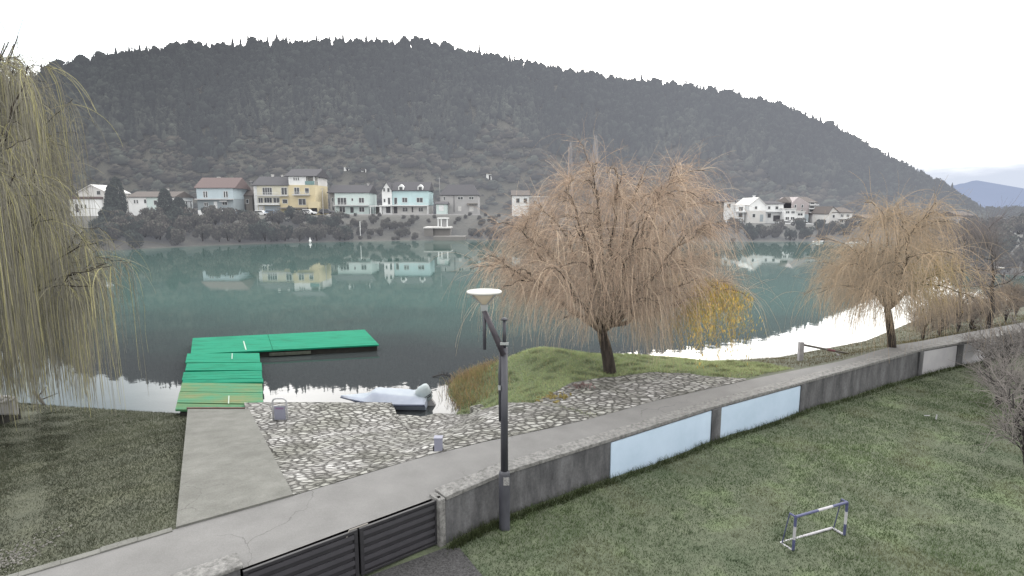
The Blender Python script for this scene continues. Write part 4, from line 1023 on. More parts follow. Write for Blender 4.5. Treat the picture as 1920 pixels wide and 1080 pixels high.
# bare poplars
def strands_mesh(paths, rad, n=3):
    """paths (N,K,3), rad (N,K) -> verts, quads"""
    N_, K, _ = paths.shape
    T = np.gradient(paths, axis=1); T /= np.linalg.norm(T, axis=2)[..., None] + 1e-9
    ref = RNG.normal(size=(N_, 1, 3)); U = np.cross(T, ref); U /= np.linalg.norm(U, axis=2)[..., None] + 1e-9; W = np.cross(T, U)
    ang = np.arange(n) * 2 * np.pi / n
    V = paths[:, :, None, :] + (U[:, :, None, :] * np.cos(ang)[None, None, :, None] + W[:, :, None, :] * np.sin(ang)[None, None, :, None]) * rad[:, :, None, None]
    idx = np.arange(N_ * K * n).reshape(N_, K, n); i0, i1 = idx[:, :-1], idx[:, 1:]
    Fq = np.stack([i0, np.roll(i0, -1, 2), np.roll(i1, -1, 2), i1], -1).reshape(-1, 4)
    return V.reshape(-1, 3), Fq
def poplar(px, py0, Y, w_, label):
    b = (px2x(px, Y), Y, float(hill_z(px, Y)) - .3); top = HZ(py0, Y); h = top - b[2]
    root = empty('poplar_tree', b, label, 'tree'); n = 1100
    t = RNG.uniform(.12, .93, n); a = RNG.uniform(0, 6.28, n); L_ = h * RNG.uniform(.06, .26, n) * np.minimum(1, (1.08 - t) * 2.2)
    k = np.linspace(0, 1, 5); out = w_ * RNG.uniform(.2, 1, n) * (1 - .8 * t)
    P = np.zeros((n, 5, 3)); P[..., 0] = b[0] + np.cos(a)[:, None] * out[:, None] * k ** .6; P[..., 1] = b[1] + np.sin(a)[:, None] * out[:, None] * k ** .6; P[..., 2] = b[2] + (t * h)[:, None] + L_[:, None] * k
    V, Fq = strands_mesh(P, np.full((n, 5), .06) * np.linspace(1, .4, 5)); 
    c = np.array(A(176, 172, 172, .6)) * np.repeat(RNG.uniform(.8, 1.2, n), 15)[:, None]
    np_mesh('crown', V, Fq, M_farleaf, root, c); s = MB(); s.tube([b, (b[0] + .1, b[1], b[2] + h * .6), (b[0], b[1], top)], [.28, .14, .03], 7); s.build('trunk', M_farbark, root)
poplar(1068, 268, 148, 1.3, 'shorter pale bare poplar rising behind the big willow'); poplar(1114, 253, 150, 1.8, 'taller pale bare poplar rising behind the big willow')

# ------------------------------------------------------------------ willows
M_bark = mat('willow_bark', A(96, 88, 82, .42), A(58, 52, 50, .40), scale=9, bump=.02, bscale=22, stretch=(1, 1, .3))
M_strand = mat('willow_twigs', (1, 1, 1), (.75, .75, .75), scale=1.2, attr=True, spec=.05, haze_glow=(.020, .019, .018))  # slight emission imitates veiling glare on the strands
def bez(a, b, c, n):
    t = np.linspace(0, 1, n)[:, None]; a, b, c = map(np.array, (a, b, c)); return a * (1 - t) ** 2 + b * 2 * t * (1 - t) + c * t * t
def willow(label, base, fork, limbs, sub, nstr, lens, colf, seed, r0, out_amt, rad=.007, up=.5, grav=.16, floor=None, stiff=.35, wild=.0, leaf=None, limbf=(.34, .5), strand_m=None):
    """limbs: list of end points (crown). sub: branches per limb."""
    global RNG
    r = np.random.default_rng(seed); root = empty('willow_tree', base, label, 'tree')
    tm = MB(); b = Vector(base); f = Vector(fork)
    mid_ = (b + f) / 2 + Vector((.05, 0, 0))
    trunk = bez(tuple(b - Vector((0, 0, .3))), tuple(mid_), tuple(f), 9); tm.tube(trunk, np.linspace(r0 * 1.15, r0 * .82, 9), 12)
    twig_src = []
    for e in limbs:
        e = np.array(e); c = np.array(fork) * .5 + e * .5 + np.array([0, 0, .10 * np.linalg.norm(e - np.array(fork))]); c += r.normal(size=3) * .18
        P = bez(fork, c, e, 12); P[1:] += r.normal(size=(11, 3)) * .05; rr = np.linspace(r0 * r.uniform(*limbf), .012, 12); tm.tube(P, rr, 7)
        twig_src.append((P[5:], .5))
        for _ in range(sub):
            i = r.integers(3, 11); s = P[i]; d = e - np.array(base); d[2] *= .2; d = d / (np.linalg.norm(d) + 1e-6)
            tip = s + d * r.uniform(.2, 1.1) * out_amt + r.normal(size=3) * np.array([.6, .6, .35]) * out_amt; tip[2] = max(tip[2], s[2] - .3)
            Q = bez(s, (s + tip) / 2 + np.array([0, 0, .35]), tip, 8); Q[1:] += r.normal(size=(7, 3)) * .03
            tm.tube(Q, np.linspace(rr[i] * .6, .010, 8), 5); twig_src.append((Q, 1.0))
    tm.build('trunk', M_bark, root, smooth=True)
    # drooping twigs
    wts = np.array([w_ for _, w_ in twig_src]); wts /= wts.sum(); K = 9
    si = r.choice(len(twig_src), nstr, p=wts); S = np.zeros((nstr, 3))
    for j in range(len(twig_src)):
        m = si == j; n = int(m.sum())
        if n:
            P = twig_src[j][0]; q = r.uniform(0, len(P) - 1.001, n); i = q.astype(int); S[m] = P[i] * (1 - (q - i))[:, None] + P[i + 1] * (q - i)[:, None]
    D = r.normal(size=(nstr, 3)); o = S - np.array(fork); o[:, 2] = 0; o /= np.linalg.norm(o, axis=1)[:, None] + 1e-6
    D = D * .5 + o * .55; D[:, 2] = up * r.uniform(-.3, 1.2, nstr); D /= np.linalg.norm(D, axis=1)[:, None]
    Ln = r.uniform(lens[0], lens[1], nstr); st = Ln / (K - 1); stf = r.uniform(.5, 1.5, nstr) * stiff; wl_ = r.uniform(size=nstr) < wild; stf[wl_] *= 4.0; Ln[wl_] *= .55; st = Ln / (K - 1); D[wl_] = D[wl_] * .6 + r.normal(size=(int(wl_.sum()), 3)) * .5; D /= np.linalg.norm(D, axis=1)[:, None]
    P = np.zeros((nstr, K, 3)); P[:, 0] = S
    for k in range(1, K):
        D[:, 2] -= (st / stf) * grav * 2.0; D += r.normal(size=(nstr, 3)) * .09; D /= np.linalg.norm(D, axis=1)[:, None]
        P[:, k] = P[:, k - 1] + D * st[:, None]
    if floor is not None: 
        fl = floor(P[..., 0], P[..., 1]) + .12 + (r.uniform(0, 1, nstr) ** 2 * 1.1)[:, None]
        for k in range(1, K):
            bad = P[:, k, 2] < fl[:, k]; P[bad, k] = P[bad, k - 1] + np.array([.0004, 0, -.001])
    R = rad * r.uniform(.6, 1.5, nstr)[:, None] * np.linspace(1.15, .55, K)[None, :]
    V, Fq = strands_mesh(P, R); C = colf(P, r)
    np_mesh('crown', V, Fq, strand_m or M_strand, root, np.repeat(C.reshape(-1, 3), 3, 0))
    if leaf:
        c, rx, rz, nl_, cols = leaf; d = ((P[..., 0] - c[0]) / rx) ** 2 + ((P[..., 2] - c[2]) / rz) ** 2; ii, kk = np.where((d < 1) & (np.arange(K)[None, :] > 2))
        j = r.integers(0, len(ii), nl_); Q = P[ii[j], kk[j]] + r.normal(size=(nl_, 3)) * .05; e1 = r.normal(size=(nl_, 3)) * .012; e1[:, 2] -= .05; e2 = r.normal(size=(nl_, 3)) * .007
        Vl = np.stack([Q - e1, Q + e2, Q + e1, Q - e2], 1).reshape(-1, 3); cl = np.array(cols)[r.integers(0, len(cols), nl_)] * r.uniform(.75, 1.25, nl_)[:, None]
        np_mesh('leaves', Vl, np.arange(nl_ * 4).reshape(nl_, 4), M_strand, root, np.repeat(cl, 4, 0))
    return root

# centre willow
tb = on_bank(1146, 697); Yt = tb[1]
fk = at(1128, 622, Yt)
ends = []
for px, py, dy in [(1000, 470, -.4), (965, 425, .6), (930, 490, -1.4), (1010, 380, 1.2), (1060, 340, -.6), (1110, 310, .8), (1160, 315, -1.2), (1215, 312, .9), (1265, 320, -.3),
                   (1300, 360, 1.4), (1330, 420, -1.5), (1345, 470, .3), (1080, 420, -2.3), (1200, 420, -2.4), (1160, 400, 2.4), (1250, 480, 2.0), (960, 520, 1.6), (1310, 520, -2.0), (1040, 500, -2.6), (1290, 440, -2.5), (1350, 540, -.6), (1120, 360, 1.6), (1000, 430, 2.2), (1240, 350, -2.0)]:
    p = at(px, py, Yt + dy); ends.append(p)
def col_center(P, r):
    n, K, _ = P.shape
    base = np.array(A(178, 154, 134, .8)); brn = np.array(A(152, 138, 126, .68)); pal = np.array(A(208, 188, 166, .9)); gold = np.array(A(196, 160, 74, .8)); olive = np.array(A(164, 154, 108, .72))
    u = r.uniform(size=n); C = np.where((u < .5)[:, None], base, np.where((u < .8)[:, None], brn, pal))[:, None, :].repeat(K, 1)
    e = at(1325, 590, Yt)
    d = np.hypot((P[..., 0] - e[0]) / 1.1, (P[..., 2] - e[2]) / 1.1); wgt = np.clip(1.25 - d, 0, 1) * (r.uniform(size=n) < .7)[:, None]
    C = C * (1 - wgt[..., None]) + gold * wgt[..., None]
    low = np.clip((at(1100, 560, Yt)[2] - P[..., 2]) / 1.2, 0, 1) * (r.uniform(size=n) < .5)[:, None] * .6; C = C * (1 - low[..., None]) + olive * low[..., None]
    return C * r.uniform(.7, 1.25, n)[:, None, None]
willow('big bare orange brown weeping willow on the grassy mound', tb, fk, ends, 12, 19000, (.5, 2.6), col_center, 21, .20, .72, limbf=(.42, .66), rad=.0035, strand_m=mat('tan_willow_twigs', (1, 1, 1), (.7, .7, .7), scale=1.2, attr=True, spec=.05, haze_glow=(.082, .070, .058)), up=.9, grav=.26, wild=.52, leaf=(at(1322, 606, Yt), 1.1, 1.5, 12000, [A(212, 176, 92, .95), A(190, 170, 96, .76), A(170, 166, 102, .72)]), floor=lambda x, y: np.maximum(bank_h(x, y), 0) + 1.05 * (1 - sst(3.2, 5.0, x)) * sst(-2.6, -.6, x))  # twig emission stands in for a pale veil of glare

# right willow
tb2 = on_bank(1674, 652); Yt2 = tb2[1]; fk2 = at(1664, 580, Yt2); ends2 = []
for px, py, dy in [(1600, 470, -.8), (1580, 510, 1), (1630, 430, .5), (1660, 400, -1), (1690, 392, 1), (1720, 420, -.7), (1745, 460, .8), (1760, 500, -1), (1640, 480, 2), (1700, 480, -2), (1610, 540, -1.6), (1740, 530, 1.6)]:
    ends2.append(at(px, py, Yt2 + dy))
def col_right(P, r):
    n, K, _ = P.shape; a = np.array(A(174, 152, 126, .76)); b = np.array(A(154, 140, 122, .7)); g = np.array(A(174, 154, 96, .72)); u = r.uniform(size=n)
    e = at(1705, 520, Yt2); C = np.where((u < .55)[:, None], a, b)[:, None, :].repeat(K, 1)
    d = np.hypot((P[..., 0] - e[0]) / 1.3, (P[..., 2] - e[2]) / 1.5); wgt = np.clip(1.1 - d, 0, .9) * (r.uniform(size=n) < .7)[:, None]
    return (C * (1 - wgt[..., None]) + g * wgt[..., None]) * r.uniform(.8, 1.2, n)[:, None, None]
willow('smaller bare reddish brown willow beside the far end of the wall', tb2, fk2, ends2, 9, 6800, (.7, 2.8), col_right, 33, .15, 1.05, rad=.0046, strand_m=mat('hazy_willow_twigs', (1, 1, 1), (.75, .75, .75), scale=1.2, attr=True, spec=.05, haze_glow=(.098, .086, .070)), limbf=(.4, .6), up=.9, grav=.26, wild=.4, leaf=(at(1700, 530, Yt2), 1.5, 1.6, 1200, [A(190, 160, 84, .55), A(160, 146, 80, .5)]), floor=lambda x, y: np.maximum(bank_h(x, y), 0))  # washed-out look painted into these twigs as emission

# left willow (trunk just outside the frame)
Yl = 16.5; bl = (HX(-95, Yl, 800), Yl, 0); bl = (bl[0], Yl, float(bank_h(bl[0], Yl)))
fkl = (bl[0] + .3, Yl, bl[2] + 3.2); endsl = []
for px, py, dy in [(30, 130, 1.4), (100, 150, -.2), (60, 170, -1.5), (-20, 140, -.9), (75, 120, .6), (120, 200, -.6), (90, 210, .9), (40, 118, .3), (85, 125, -.8), (15, 150, 1.2), (-60, 120, 0), (-150, 160, .5), (120, 230, .5), (110, 300, -1.2), (60, 250, 1.6), (0, 260, -1.8), (150, 430, .8), (175, 455, -.4), (130, 410, -1.6), (60, 400, 2.2),
                   (-230, 260, -.5), (-260, 380, .6), (-100, 300, 2.4), (20, 380, -2.0), (70, 330, -2.2), (185, 470, 1.2), (205, 500, -.5), (195, 520, .8), (165, 540, -1.5), (140, 250, .4), (135, 330, .9), (-180, 300, -2)]:
    endsl.append(at(px - (70 if px > 60 and py < 300 else (40 if px > 60 and py < 440 else 0)), py - (48 if py < 215 else 0), Yl + dy))
def col_left(P, r):
    n, K, _ = P.shape; a = np.array(A(152, 149, 130, .6)); b = np.array(A(138, 136, 128, .56)); c = np.array(A(172, 168, 120, .7)); u = r.uniform(size=n)
    return np.where((u < .45)[:, None], a, np.where((u < .8)[:, None], b, c))[:, None, :].repeat(K, 1) * r.uniform(.75, 1.2, n)[:, None, None]
willow('tall olive green weeping willow hanging over the left edge of the view', bl, fkl, endsl, 9, 12000, (.9, 4.6), col_left, 5, .20, .9, rad=.0056, strand_m=mat('olive_willow_twigs', (1, 1, 1), (.75, .75, .75), scale=1.2, attr=True, spec=.05, haze_glow=(.042, .041, .035)), up=.35, grav=.8, wild=.3, floor=lambda x, y: np.maximum(bank_h(x, y), 0), stiff=.3)  # olive twigs carry a painted veil as weak emission

# ------------------------------------------------------------------ bare trees and shrubs at right edge
M_bareb = mat('bare_bark', A(92, 88, 88, .42), A(64, 60, 62, .40), scale=6, bump=.01)
def bare_tree(label, base, h, spread, ntw, seed, col, r0=.1, name='bare_tree', multi=1, group=None, cat='tree'):
    r = np.random.default_rng(seed); root = empty(name, base, label, cat, group); tm = MB(); src = []
    for mlt in range(multi):
        lean = r.normal(size=2) * (.12 if multi == 1 else .45) * h * .5
        top = np.array(base) + np.array([lean[0], lean[1], h * r.uniform(.75, 1)]); P = bez(np.array(base) - [0, 0, .2], np.array(base) + np.array([0, 0, h * .45]), top, 10); P[2:] += r.normal(size=(8, 3)) * .05
        tm.tube(P, np.linspace(r0, .012, 10), 7)
        for _ in range(14 if multi == 1 else 5):
            i = r.integers(3, 9); a = r.uniform(0, 6.28); L_ = spread * r.uniform(.45, 1) * (1.1 - .06 * i)
            tip = P[i] + np.array([math.cos(a) * L_, math.sin(a) * L_, L_ * r.uniform(.4, 1.1)]); Q = bez(P[i], (P[i] + tip) / 2 + [0, 0, -.1 * L_], tip, 7); Q[1:] += r.normal(size=(6, 3)) * .04
            tm.tube(Q, np.linspace(r0 * .35 * (1 - i / 14), .006, 7), 5); src.append(Q)
    tm.build('trunk', M_bareb, root, smooth=True)
    K = 6; S = np.zeros((ntw, 3)); D = np.zeros((ntw, 3))
    for j in range(ntw):
        Q = src[r.integers(0, len(src))]; q = r.uniform(1, 5.9); i = int(q); S[j] = Q[i] + (Q[i + 1] - Q[i]) * (q - i); d = Q[i + 1] - Q[i]; D[j] = d / np.linalg.norm(d)
    D = D + r.normal(size=(ntw, 3)) * .55; D[:, 2] += .2; D /= np.linalg.norm(D, axis=1)[:, None]; P = np.zeros((ntw, K, 3)); P[:, 0] = S; st = r.uniform(.06, .2, ntw) * spread * .8
    for k in range(1, K):
        D += r.normal(size=(ntw, 3)) * .14; D /= np.linalg.norm(D, axis=1)[:, None]; P[:, k] = P[:, k - 1] + D * st[:, None]
    V, Fq = strands_mesh(P, .006 * r.uniform(.7, 1.5, ntw)[:, None] * np.linspace(1.2, .5, K)[None, :])
    C = (np.array(col)[None, :] * r.uniform(.75, 1.25, ntw)[:, None]); np_mesh('crown', V, Fq, M_farleaf2, root, np.repeat(C, K * 3, 0))
    return root
gt = A(128, 122, 122, .48)
def bank_pt(x, y): return (x, y, float(bank_h(np.array(x), np.array(y))))
p = un(1894, 640, 1.1); bare_tree('tall bare grey tree at the right edge behind the wall', bank_pt(p[0] + .3, p[1] + 1.5), 5.2, 1.9, 900, 41, gt, .12)
p = un(1835, 615, 1.0); bare_tree('thin bare grey tree left of the tall one at the right edge', bank_pt(p[0], p[1] + 3), 4.6, 1.6, 700, 42, gt, .07)
p = un(1935, 600, 1.0); bare_tree('broad bare tree at the far right behind the lamp', bank_pt(p[0], p[1] + 5), 6.8, 2.6, 900, 43, A(122, 116, 120, .48), .13)
rb = A(150, 132, 112, .54)
lbs = ['leftmost reddish bare thicket behind the far wall end', 'second reddish bare thicket from the right willow trunk', 'middle reddish bare thicket between right willow and right edge', 'reddish bare thicket left of the thin bare tree', 'reddish bare thicket under the thin bare tree', 'reddish bare thicket under the tall bare tree', 'low bare thicket beside the water right of the willow', 'last bare thicket at the right edge by the water']
for i, (px, py) in enumerate([(1730, 640), (1762, 630), (1795, 625), (1822, 618), (1850, 615), (1885, 606), (1775, 600), (1905, 585)]):
    p = un(px, py, .9); bare_tree(lbs[i], bank_pt(p[0], p[1]), 1.5 + .25 * (i % 3), 1.0, 900, 60 + i, rb if i < 6 else A(120, 112, 108, .46), .03, 'thicket', 7, 'bare thickets behind the wall', 'shrub')
for i, (px, py, hh, lb) in enumerate([(1905, 800, 2.0, 'bare grey shrub on the lawn at the right edge'), (1880, 705, 1.8, 'bare grey shrub against the far panels of the wall'), (1925, 720, 2.4, 'tall bare grey shrub behind the one on the lawn edge'), (1850, 690, 1.2, 'small bare shrub in front of the last white panel'), (1925, 880, 2.1, 'bare grey shrub cut by the right edge low on the lawn'), (1872, 760, 1.3, 'spreading bare shrub between the wall panels and the lawn edge')]):
    p = un(px, py, ZL); bare_tree(lb, (p[0], p[1], ZL - .05), hh, 1.1, 360, 80 + i, A(140, 134, 130, .55), .035, 'bare_shrub', 7, None, 'shrub')

# ------------------------------------------------------------------ grass, reeds, leaves
M_blade = mat('grass_blades', (1, 1, 1), (.8, .8, .8), scale=2, attr=True, spec=.1)
_nt = M_blade.node_tree; _b = _nt.nodes['Principled BSDF']; _tr = _nt.nodes.new('ShaderNodeBsdfTranslucent'); _mx = _nt.nodes.new('ShaderNodeMixShader'); _mx.inputs[0].default_value = .45
_nt.links.new(_b.inputs['Base Color'].links[0].from_socket, _tr.inputs['Color']); _nt.links.new(_b.outputs[0], _mx.inputs[1]); _nt.links.new(_tr.outputs[0], _mx.inputs[2]); _nt.links.new(_mx.outputs[0], _nt.nodes['Material Output'].inputs['Surface'])
def blades(X, Y, Z, hgt, wd, C, name, label, lean=.6):
    n = len(X); a = RNG.uniform(0, 6.28, n); l = RNG.normal(size=(n, 2)) * lean * hgt[:, None]
    b = np.stack([X, Y, Z - .01], 1); dx = np.stack([np.cos(a) * wd, np.sin(a) * wd, np.zeros(n)], 1); t = b + np.stack([l[:, 0], l[:, 1], hgt], 1)
    V = np.stack([b - dx, b + dx, t], 1).reshape(-1, 3); o = np_mesh(name, V, np.arange(n * 3).reshape(n, 3), M_blade, cols=np.repeat(C, 3, 0) * np.tile([.75, .75, 1.15], n)[:, None])
    return tag(o, label, 'grass', kind='stuff')
def patch(x, y, s=1.0): return .5 + .25 * np.sin(x * .9 * s + np.sin(y * .7 * s) * 1.4) + .25 * np.sin(y * 1.1 * s + 2 * np.sin(x * .5 * s + 1))
# lower lawn
n = 330000; u = RNG.uniform(0, 1, n) ** .75; px = RNG.uniform(780, 2050, n); D = 7.5 + 17 * RNG.uniform(0, 1, n) ** .85
X = (px - 960) / F * D * 1.05; Y = D
ok = (side(X, Y, [(-14, 0), GATE_B, GATE_A] + WALL[1:] + [(40, 32.5)]) < -.02)
gx, gy_ = un(862, 1032, ZL)[:2]
ok &= ~((X < gx + .25 * (gy_ - Y)) & (Y < gy_ + .6) & (X < gx + .35))
X, Y = X[ok], Y[ok]; n = len(X); q = patch(X, Y)[:, None]; q2 = patch(X * 2.3 + 4, Y * 2.1)[:, None]
g1, g2, g3 = np.array(A(120, 140, 100, .52)), np.array(A(92, 110, 82, .46)), np.array(A(146, 146, 118, .5))
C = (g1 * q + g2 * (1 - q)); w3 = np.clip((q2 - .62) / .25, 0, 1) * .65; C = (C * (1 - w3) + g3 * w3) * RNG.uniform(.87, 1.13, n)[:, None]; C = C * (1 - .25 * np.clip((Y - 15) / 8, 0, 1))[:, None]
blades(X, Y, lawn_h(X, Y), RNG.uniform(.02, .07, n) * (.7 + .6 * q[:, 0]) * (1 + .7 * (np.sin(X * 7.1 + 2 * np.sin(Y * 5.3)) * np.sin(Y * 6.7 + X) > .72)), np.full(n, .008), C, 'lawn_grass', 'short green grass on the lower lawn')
# left lawn and mound and right bank
def bank_grass(n, xr, yr, cols, hr, name, label, keep, dk=.25):
    X = RNG.uniform(*xr, n); Y = RNG.uniform(*yr, n)
    ok = (side(X, Y, SHORE) < -.05) & (side(X, Y, PATH_L) > .12) & keep(X, Y); X, Y = X[ok], Y[ok]; q = patch(X, Y)[:, None]
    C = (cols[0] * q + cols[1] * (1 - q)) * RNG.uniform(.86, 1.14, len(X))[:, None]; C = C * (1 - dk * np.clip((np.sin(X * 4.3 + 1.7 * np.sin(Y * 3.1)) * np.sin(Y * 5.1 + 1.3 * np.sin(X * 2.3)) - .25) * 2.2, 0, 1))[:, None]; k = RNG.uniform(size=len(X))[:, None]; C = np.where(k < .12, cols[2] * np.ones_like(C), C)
    blades(X, Y, bank_h(X, Y), RNG.uniform(*hr, len(X)), np.full(len(X), .008), C, name, label)
def in_ramp(X, Y):
    l = side(X, Y, [RA, RD]); r_ = side(X, Y, [RB, RC]); return (l < 0) & (r_ > -.05)
bank_grass(260000, (-19, -5), (6.5, 20.2), [np.array(A(112, 119, 98, .46)), np.array(A(94, 100, 86, .44)), np.array(A(130, 128, 112, .46))], (.02, .07), 'bank_grass', 'dull grey green grass on the left bank', lambda X, Y: side(X, Y, [RA, RD]) > .02)
pv = shift([(-1.35, 17.7)] + [tuple(p) for p in pav_hi[7:]] + [(9, 18.6)], .0)
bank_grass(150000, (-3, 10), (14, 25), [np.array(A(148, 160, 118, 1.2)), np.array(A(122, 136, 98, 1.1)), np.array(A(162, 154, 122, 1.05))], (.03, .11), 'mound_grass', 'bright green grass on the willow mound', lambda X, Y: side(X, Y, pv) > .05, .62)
bank_grass(70000, (7, 30), (17, 36), [np.array(A(136, 128, 88, .48)), np.array(A(114, 104, 78, .46)), np.array(A(150, 130, 104, .46))], (.03, .12), 'verge_grass', 'dry yellowish grass along the right bank', lambda X, Y: side(X, Y, PATH_L) > .3)
# dry reeds on the mound's water side
n = 1700; t = RNG.uniform(0, 1, n); sx = np.interp(t, [0, .3, .6, 1], [-1.75, -2.25, -2.35, -1.6]); sy = np.interp(t, [0, .3, .6, 1], [18.6, 20.2, 21.7, 23.2])
X = sx + RNG.normal(size=n) * .25 + RNG.uniform(0, 1.3, n) ** 1.5; Y = sy + RNG.normal(size=n) * .2; Z = np.maximum(bank_h(X, Y), -.05); K = 6; k = np.linspace(0, 1, K)
hh = RNG.uniform(.1, .42, n); l = RNG.normal(size=(n, 2)) * .3
P = np.stack([X[:, None] + l[:, :1] * hh[:, None] * k ** 2, Y[:, None] + l[:, 1:] * hh[:, None] * k ** 2, Z[:, None] + hh[:, None] * k], -1)
V, Fq = strands_mesh(P, np.full((n, K), .007) * np.linspace(1, .4, K)); rc = np.array([A(182, 158, 126, 1.1), A(166, 148, 122, 1.0), A(158, 158, 112, 1.0)])[RNG.integers(0, 3, n)] * RNG.uniform(.8, 1.2, n)[:, None]
tag(np_mesh('reeds', V, Fq, M_blade, cols=np.repeat(rc, K * 3, 0)), 'dry brown reeds along the water side of the mound', 'reeds', kind='stuff')
# fringe of weeds at the wall foot
n = 5000; s = RNG.uniform(0, 1, n); pw = np.array(WALL); i = np.minimum((s * (len(pw) - 1)).astype(int), len(pw) - 2); f_ = s * (len(pw) - 1) - i
base = pw[i] * (1 - f_)[:, None] + pw[i + 1] * f_[:, None]; X = base[:, 0] + RNG.uniform(0.02, .16, n); Y = base[:, 1] - RNG.uniform(.06, .28, n)
blades(X, Y, lawn_h(X, Y), RNG.uniform(.05, .22, n), np.full(n, .008), np.array(A(100, 112, 78, .45)) * RNG.uniform(.6, 1.2, n)[:, None], 'wall_weeds', 'ragged weeds along the foot of the wall')
# fallen leaves on the paving
def litter(px, py, n, rx, c, label, name='leaf_litter'):
    o = on_bank(px, py); X = o[0] + RNG.normal(size=n) * rx; Y = o[1] + RNG.normal(size=n) * rx * .7; Z = pav_h(X, Y) + .03 + RNG.uniform(0, .05, n)
    P = np.stack([X, Y, Z], 1); e1 = RNG.normal(size=(n, 3)) * .05; e2 = RNG.normal(size=(n, 3)) * .04; e1[:, 2] *= .5
    V = np.stack([P - e1, P + e2, P + e1, P - e2], 1).reshape(-1, 3); C = np.array(c) * RNG.uniform(.7, 1.25, n)[:, None]
    tag(np_mesh(name, V, np.arange(n * 4).reshape(n, 4), M_blade, cols=np.repeat(C, 4, 0)), label, 'leaves', kind='stuff')
litter(1042, 748, 45, .22, A(190, 176, 120, .5), 'scatter of yellow leaves on the upper paving')
n = 330; o_ = on_bank(18, 1052); X = o_[0] + RNG.normal(size=n) * .2; Y = o_[1] + RNG.normal(size=n) * .45; Z = bank_h(X, Y) + .015
e1 = RNG.uniform(.008, .03, n)[:, None] * np.array([[1, 0, 0]]); e2 = RNG.uniform(.008, .025, n)[:, None] * np.array([[0, 1, .1]]); P = np.stack([X, Y, Z], 1); up_ = np.array([[0, 0, .018]])
Vg = np.stack([P - e1, P - e2, P + e1, P + e2, P + up_], 1).reshape(-1, 3); b5 = np.arange(n)[:, None] * 5; Fg = np.concatenate([b5 + np.array([[0, 1, 4]]), b5 + np.array([[1, 2, 4]]), b5 + np.array([[2, 3, 4]]), b5 + np.array([[3, 0, 4]])], 0)
tag(np_mesh('gravel', Vg, Fg, M_blade, cols=np.repeat(np.array(A(186, 184, 180, .5)) * RNG.uniform(.7, 1.15, n)[:, None], 5, 0)), 'pale gravel scattered on the worn corner of the left lawn', 'gravel', kind='stuff')
litter(1088, 728, 34, .2, A(180, 160, 158, .5), 'scatter of reddish leaves on the upper paving')

# ------------------------------------------------------------------ concrete wall
def streak_mat():
    m = mat('wall_concrete', A(132, 133, 137, .58), A(82, 83, 87, .54), scale=2.4, bump=.012, bscale=16, stretch=(1, 1, .28), detail=12, c3=A(110, 111, 114, .56), grain=(14, .25)); return m
M_wall = streak_mat(); M_cop = mat('coping_concrete', A(182, 182, 181, .44), A(124, 124, 123, .42), scale=11, bump=.02, bscale=30, detail=12, grain=(38, .28))
M_panel = mat('panel_paint', A(196, 216, 236, .70), A(184, 205, 226, .68), scale=.9, bump=.001, bscale=30, detail=10, c3=A(191, 211, 232, .69)); M_wpanel = mat('far_panel_paint', A(206, 206, 210, .55), A(184, 184, 190, .55), scale=.9)
wr = empty('concrete_wall', (*WALL[0], ZL), 'stained grey concrete retaining wall along the path with pale panels', 'wall')
wl = WALL + [(30, 27.9), (45, 34.6)]
def densify(pl, step=.5):
    out = []
    for a, b in zip(pl[:-1], pl[1:]):
        n = max(1, int(math.hypot(b[0] - a[0], b[1] - a[1]) / step))
        for k in range(n): out.append((a[0] + (b[0] - a[0]) * k / n, a[1] + (b[1] - a[1]) * k / n))
    return out + [pl[-1]]
def ribbon(pl, o0, o1, z0, z1, name, m, parent, jit=0.0, bev=0.0):
    A_, B_ = shift(pl, o0), shift(pl, o1); q = MB(); n = len(pl); vs = []
    for i in range(n):
        j = random.uniform(-jit, jit); k = random.uniform(-jit, jit)
        vs += [(A_[i][0], A_[i][1], z0), (B_[i][0], B_[i][1], z0), (B_[i][0], B_[i][1], z1 + k), (A_[i][0] + j, A_[i][1] + j, z1 + j)]
    fs = [(0, 1, 2, 3), tuple(4 * (n - 1) + k for k in (3, 2, 1, 0))]
    for i in range(n - 1):
        for k in range(4): fs.append((4 * i + k, 4 * i + 4 + k, 4 * i + 4 + (k + 1) % 4, 4 * i + (k + 1) % 4))
    q._add(vs, fs); return q.build(name, m, parent, bevel=bev)
ribbon(densify(wl), 0.0, .30, ZL - .4, 1.44, 'wall', M_wall, wr)
ribbon(densify(wl, .22), -.035, .36, 1.442, 1.53, 'coping', M_cop, wr, jit=.010, bev=.012)
for a_, b_, m_, in ((1145, 1333, M_panel), (1351, 1500, M_panel), (1731, 1794, M_wpanel), (1806, 1866, M_wpanel)):
    pts = [wall_pt(a_)] + [WALL[i] for i, p in enumerate(WALL_PX) if a_ < p[0] < b_] + [wall_pt(b_)]
    o = ribbon(pts, -.028, -.002, ZL - .1, 1.405, 'panel', m_, wr); o['label'] = {1145: 'long pale blue painted panel nearest the lamp post', 1351: 'second pale blue painted panel', 1731: 'greyish white panel at the far end', 1806: 'last greyish white panel behind bare shrubs'}[a_]
for a_, b_ in ((1333.5, 1350.5), (1500.5, 1508), (1794.5, 1805.5), (1723, 1730.5)):
    ribbon([wall_pt(a_), wall_pt(b_)], -.06, -.002, ZL - .2, 1.435, 'pier', M_wall, wr, bev=.01)
ep = MB(); d0 = (Vector(WALL[1]) - Vector(WALL[0])).normalized(); a_ = Vector(WALL[0]) - d0 * .02
ep.beam(tuple(a_ - d0 * .14), tuple(a_), .34, ZL - .3, 1.50, off=-.03); ep.build('end_pier', M_cop, wr, bevel=.012)
